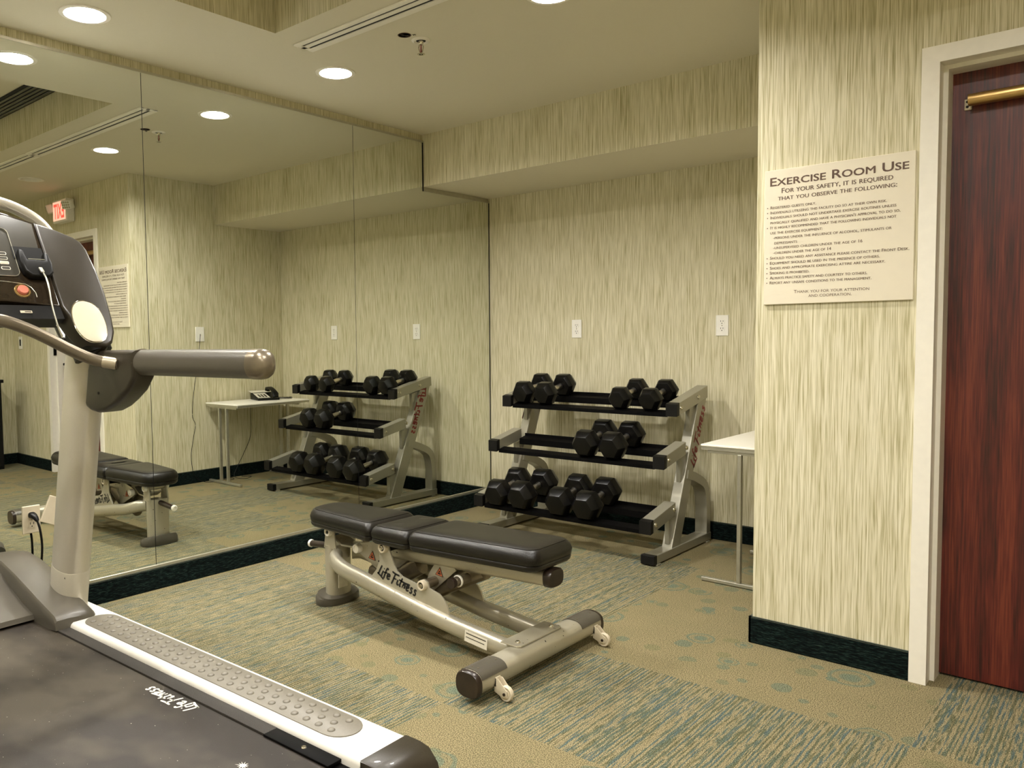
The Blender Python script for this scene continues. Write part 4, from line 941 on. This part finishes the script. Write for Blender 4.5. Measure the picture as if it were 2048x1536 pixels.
# console body on an inclined plane
CN = Vector((1, 0, 0.62)).normalized(); CU = Vector((-0.62, 0, 1)).normalized()
def CP(x, y, z, d=0.0):     # world point on console face -> local, lifted d along the normal
    v = Vector(TL(x, y, z)) + CN*d; return v
org = Vector((0.93, 0, 1.163))
def plane_pt(y, z, d=0.0):   # local y and height z on the face plane
    return Vector((0.93-0.62*(z-1.163), y, z)) + CN*d
def slab(outline, d0, d1, bev, mat, name, parent=None, sm=40, label=None):
    bm = BM(); A = [bm.verts.new(plane_pt(y, z, d0)) for y, z in outline]; B = [bm.verts.new(plane_pt(y, z, d1)) for y, z in outline]; n = len(A)
    fs = [bm.faces.new(A), bm.faces.new(B[::-1])]+[bm.faces.new((A[i], B[i], B[(i+1) % n], A[(i+1) % n])) for i in range(n)]
    bmesh.ops.recalc_face_normals(bm, faces=fs)
    if bev: bmesh.ops.bevel(bm, geom=list({e for e in fs[1].edges} | {e for e in fs[0].edges}), offset=bev, segments=3, profile=0.5, affect='EDGES')
    return tp(name, bm, mat, parent, sm, label)
def rrect(y0, y1, z0, z1, r, n=5):
    o = []
    for (cy, cz, a0) in ((y1-r, z1-r, 0), (y0+r, z1-r, 90), (y0+r, z0+r, 180), (y1-r, z0+r, 270)):
        for k in range(n+1): a = R(a0+90*k/n); o.append((cy+r*cos(a), cz+r*0.85*sin(a)))
    return o
ys_ = 0.262
side_out = [(ys_, 1.578), (0.325, 1.560), (0.385, 1.536), (0.406, 1.520), (0.418, 1.495), (0.428, 1.42), (0.430, 1.335), (0.424, 1.25), (0.416, 1.205), (0.398, 1.172), (0.374, 1.158), (0.345, 1.163), (0.315, 1.183), (0.292, 1.225), (0.275, 1.265), (0.264, 1.289)]
for s in (1, -1):
    sp = slab([(s*y, z) for y, z in side_out][::s], -0.075, 0.004, 0.010, 'dgrey', 'console_wing', None, 40)
    def ell(k, n=36): return [(s*(0.3385+p[0]), 1.238+p[1]) for p in sect(0.0525*k, 0.067*k, n, 2.25)]
    slab(ell(1.06), 0.003, 0.0065, 0.001, 'chrome', 'cup_holder_rim', sp); slab(ell(1.0), 0.004, 0.0078, 0.001, 'beige', 'cup_holder_liner', sp, 40, 'beige liner of the oval cup holder')
main_out = [(-ys_, 1.578), (-0.17, 1.602), (-0.06, 1.618), (0.06, 1.618), (0.17, 1.602), (ys_, 1.578), (ys_, 1.291), (0.1, 1.305), (-0.1, 1.305), (-ys_, 1.291)]
con = slab(main_out[::-1], -0.07, 0.0, 0.004, 'gloss', 'console', None, 40)
slab([(-ys_+0.008, 1.570), (-0.17, 1.592), (0, 1.606), (0.17, 1.592), (ys_-0.008, 1.570), (ys_-0.014, 1.45), (0.178, 1.450), (0.160, 1.385), (-0.160, 1.385), (-0.178, 1.45), (-ys_+0.014, 1.45)][::-1], 0.0, 0.003, 0.001, 'disp', 'display_bezel', con)
bm = BM()     # pale outline on the bezel
ol = rrect(-0.165, 0.165, 1.381, 1.548, 0.02); p3 = [plane_pt(y, z, 0.0042) for y, z in ol]; tube(bm, p3+[p3[0]], 0.0011, 6); tp('display_outline', bm, 'alu', con)
for k, (mt_, zz) in enumerate((('ink', 1.457), ('ink', 1.441), ('beige', 1.426), ('ink', 1.408))):
    slab(rrect(0.112, 0.140, zz-0.005, zz+0.006, 0.004), 0.003, 0.0048, 0.0, 'cream', 'key_outline', con); slab(rrect(0.114, 0.138, zz-0.0035, zz+0.0045, 0.003), 0.004, 0.0056, 0.0, 'disp' if mt_ == 'ink' else 'beige', 'console_key', con)
slab(rrect(0.160, 0.258, 1.440, 1.484, 0.004), 0.0032, 0.005, 0.0, 'black', 'device_pad', con)
bm = BM()   # device holder: cradle
def hold(pts, d0, d1, bev): 
    A = [bm.verts.new(plane_pt(y, z, d0)) for y, z in pts]; B = [bm.verts.new(plane_pt(y, z, d1)) for y, z in pts]; n = len(A)
    fs = [bm.faces.new(A), bm.faces.new(B[::-1])]+[bm.faces.new((A[i], B[i], B[(i+1) % n], A[(i+1) % n])) for i in range(n)]; bmesh.ops.recalc_face_normals(bm, faces=fs)
    bmesh.ops.bevel(bm, geom=list({e for f in fs[:2] for e in f.edges}), offset=bev, segments=3, profile=0.5, affect='EDGES')
hold([(0.172, 1.462), (0.166, 1.425), (0.172, 1.390), (0.190, 1.374), (0.245, 1.374), (0.262, 1.388), (0.266, 1.420), (0.262, 1.452), (0.250, 1.455), (0.246, 1.428), (0.190, 1.428), (0.184, 1.458)], 0.0, 0.030, 0.007)
hd = tp('device_holder', bm, 'black', con, 50)
bm = BM(); tube(bm, [plane_pt(0.192, 1.4285, 0.0285), plane_pt(0.244, 1.4285, 0.0285)], 0.0016, 6); tp('holder_edge', bm, 'alu', hd)
bm = BM(); sweep(bm, [plane_pt(0.217, 1.395, 0.036), plane_pt(0.219, 1.378, 0.040)], sect(0.0065, 0.003, 12, 4)); cbl = tp('connector', bm, 'alu', hd)
bm = BM(); tube(bm, smooth_path([plane_pt(0.219, 1.380, 0.040), plane_pt(0.221, 1.352, 0.045), plane_pt(0.216, 1.315, 0.05), plane_pt(0.214, 1.27, 0.04), plane_pt(0.222, 1.215, 0.02), plane_pt(0.236, 1.180, 0.0)], 8), 0.0028, 10); tp('charging_cable', bm, 'alu', hd, 60)
bm = BM(); tube(bm, [plane_pt(0.236, 1.180, 0.0), plane_pt(0.243, 1.196, 0.0), plane_pt(0.242, 1.24, -0.02)], 0.0032, 10); lathe(bm, [(0, -0.008), (0.007, -0.004), (0.007, 0.006), (0, 0.010)], plane_pt(0.237, 1.181, 0.0), 'z', 8, 1); tp('cable_end', bm, ['cream', 'black'], hd, 50)
bm = BM(); tube(bm, [plane_pt(y, z, 0.001) for y, z in ((-0.12, 1.372), (0.0, 1.372), (0.12, 1.366), (0.172, 1.360), (0.187, 1.350), (0.196, 1.333), (0.196, 1.318))], 0.0012, 6); tp('groove', bm, 'alu', con)
Ms_ = Matrix((( CU.x, 0, CN.x), (CU.y, 1, CN.y), (CU.z, 0, CN.z)))
bm = BM(); lathe(bm, [(0.025, 0.0), (0.0235, 0.0025), (0.019, 0.0025), (0.018, 0.0)], plane_pt(0.157, 1.338, 0.0), 'z', 28, M=Ms_); tp('button_ring', bm, 'brass', con, 50)
bm = BM(); lathe(bm, [(0.016, 0.0), (0.0165, 0.008), (0.0145, 0.011), (0, 0.0115)], plane_pt(0.157, 1.338, 0.0), 'z', 28, M=Ms_); tp('stop_button', bm, 'redbtn', con, 50)
bm = BM()
A = [plane_pt(y, z, d) for y, z, d in ((-ys_, 1.293, -0.003), (ys_, 1.293, -0.003), (ys_+0.004, 1.252, -0.006), (-ys_-0.004, 1.252, -0.006))]; B = [p - CN*0.07 + Vector((0, 0, 0.01)) for p in A]
vs = [bm.verts.new(p) for p in A]; vb = [bm.verts.new(p) for p in B]; bm.faces.new(vs); bm.faces.new(vb[::-1])
for i in range(4): bm.faces.new((vs[i], vb[i], vb[(i+1) % 4], vs[(i+1) % 4]))
bmesh.ops.recalc_face_normals(bm, faces=bm.faces); und = tp('console_apron', bm, 'black', con)
bm = BM(); add_box(bm, -0.018, 0.018, -0.0045, 0.0045, 0, 0.0012, mat=Matrix.Translation(plane_pt(0.150, 1.272, -0.0035)) @ Matrix(((0, CU.x, CN.x, 0), (1, CU.y, CN.y, 0), (0, CU.z, CN.z, 0), (0, 0, 0, 1))))
add_box(bm, -0.005, 0.015, -0.0015, 0.0015, 0.001, 0.0016, mi=1, mat=Matrix.Translation(plane_pt(0.150, 1.272, -0.0035)) @ Matrix(((0, CU.x, CN.x, 0), (1, CU.y, CN.y, 0), (0, CU.z, CN.z, 0), (0, 0, 0, 1))))
tp('serial_label', bm, ['beige', 'ink'], und)
bm = BM(); pts = [(0.62, 0.372, 1.50), (0.60, 0.345, 1.555), (0.60, 0.31, 1.592), (0.60, 0.265, 1.618), (0.60, 0.20, 1.640), (0.60, 0.1, 1.655), (0.60, 0, 1.660)]
pts = pts+[(x, -y, z) for x, y, z in pts[::-1][1:]]
sweep(bm, smooth_path(pts, 5), sect(0.022, 0.020, 22)); tp('top_arch', bm, 'tsil', None, 60, 'bright silver arch behind the console')

# ================================================================== black cabinet at the right wall (a sliver in the mirror)
t = thing('storage_cabinet', 'low black cabinet against the right wall, a sliver at the left edge of the mirror', 'cabinet', (4.56, -1.95, 0))
bm = BM(); add_box(bm, -0.135, 0.140, -0.30, 0.30, 0.0, 0.80, 0.004); obj('body', bm, 'black', t)
bm = BM(); add_box(bm, -0.160, 0.145, -0.315, 0.315, 0.80, 0.83, 0.004); obj('top', bm, 'black', t)
for s in (-1, 1):
    bm = BM(); add_box(bm, -0.150, -0.135, s*0.148-0.140, s*0.148+0.140, 0.03, 0.78, 0.003); d_ = obj('door', bm, 'black', t)
    bm = BM(); tube(bm, [(-0.165, s*0.03, 0.42), (-0.165, s*0.03, 0.54)], 0.005); tube(bm, [(-0.148, s*0.03, 0.43), (-0.165, s*0.03, 0.43)], 0.004); obj('handle', bm, 'alu', d_)
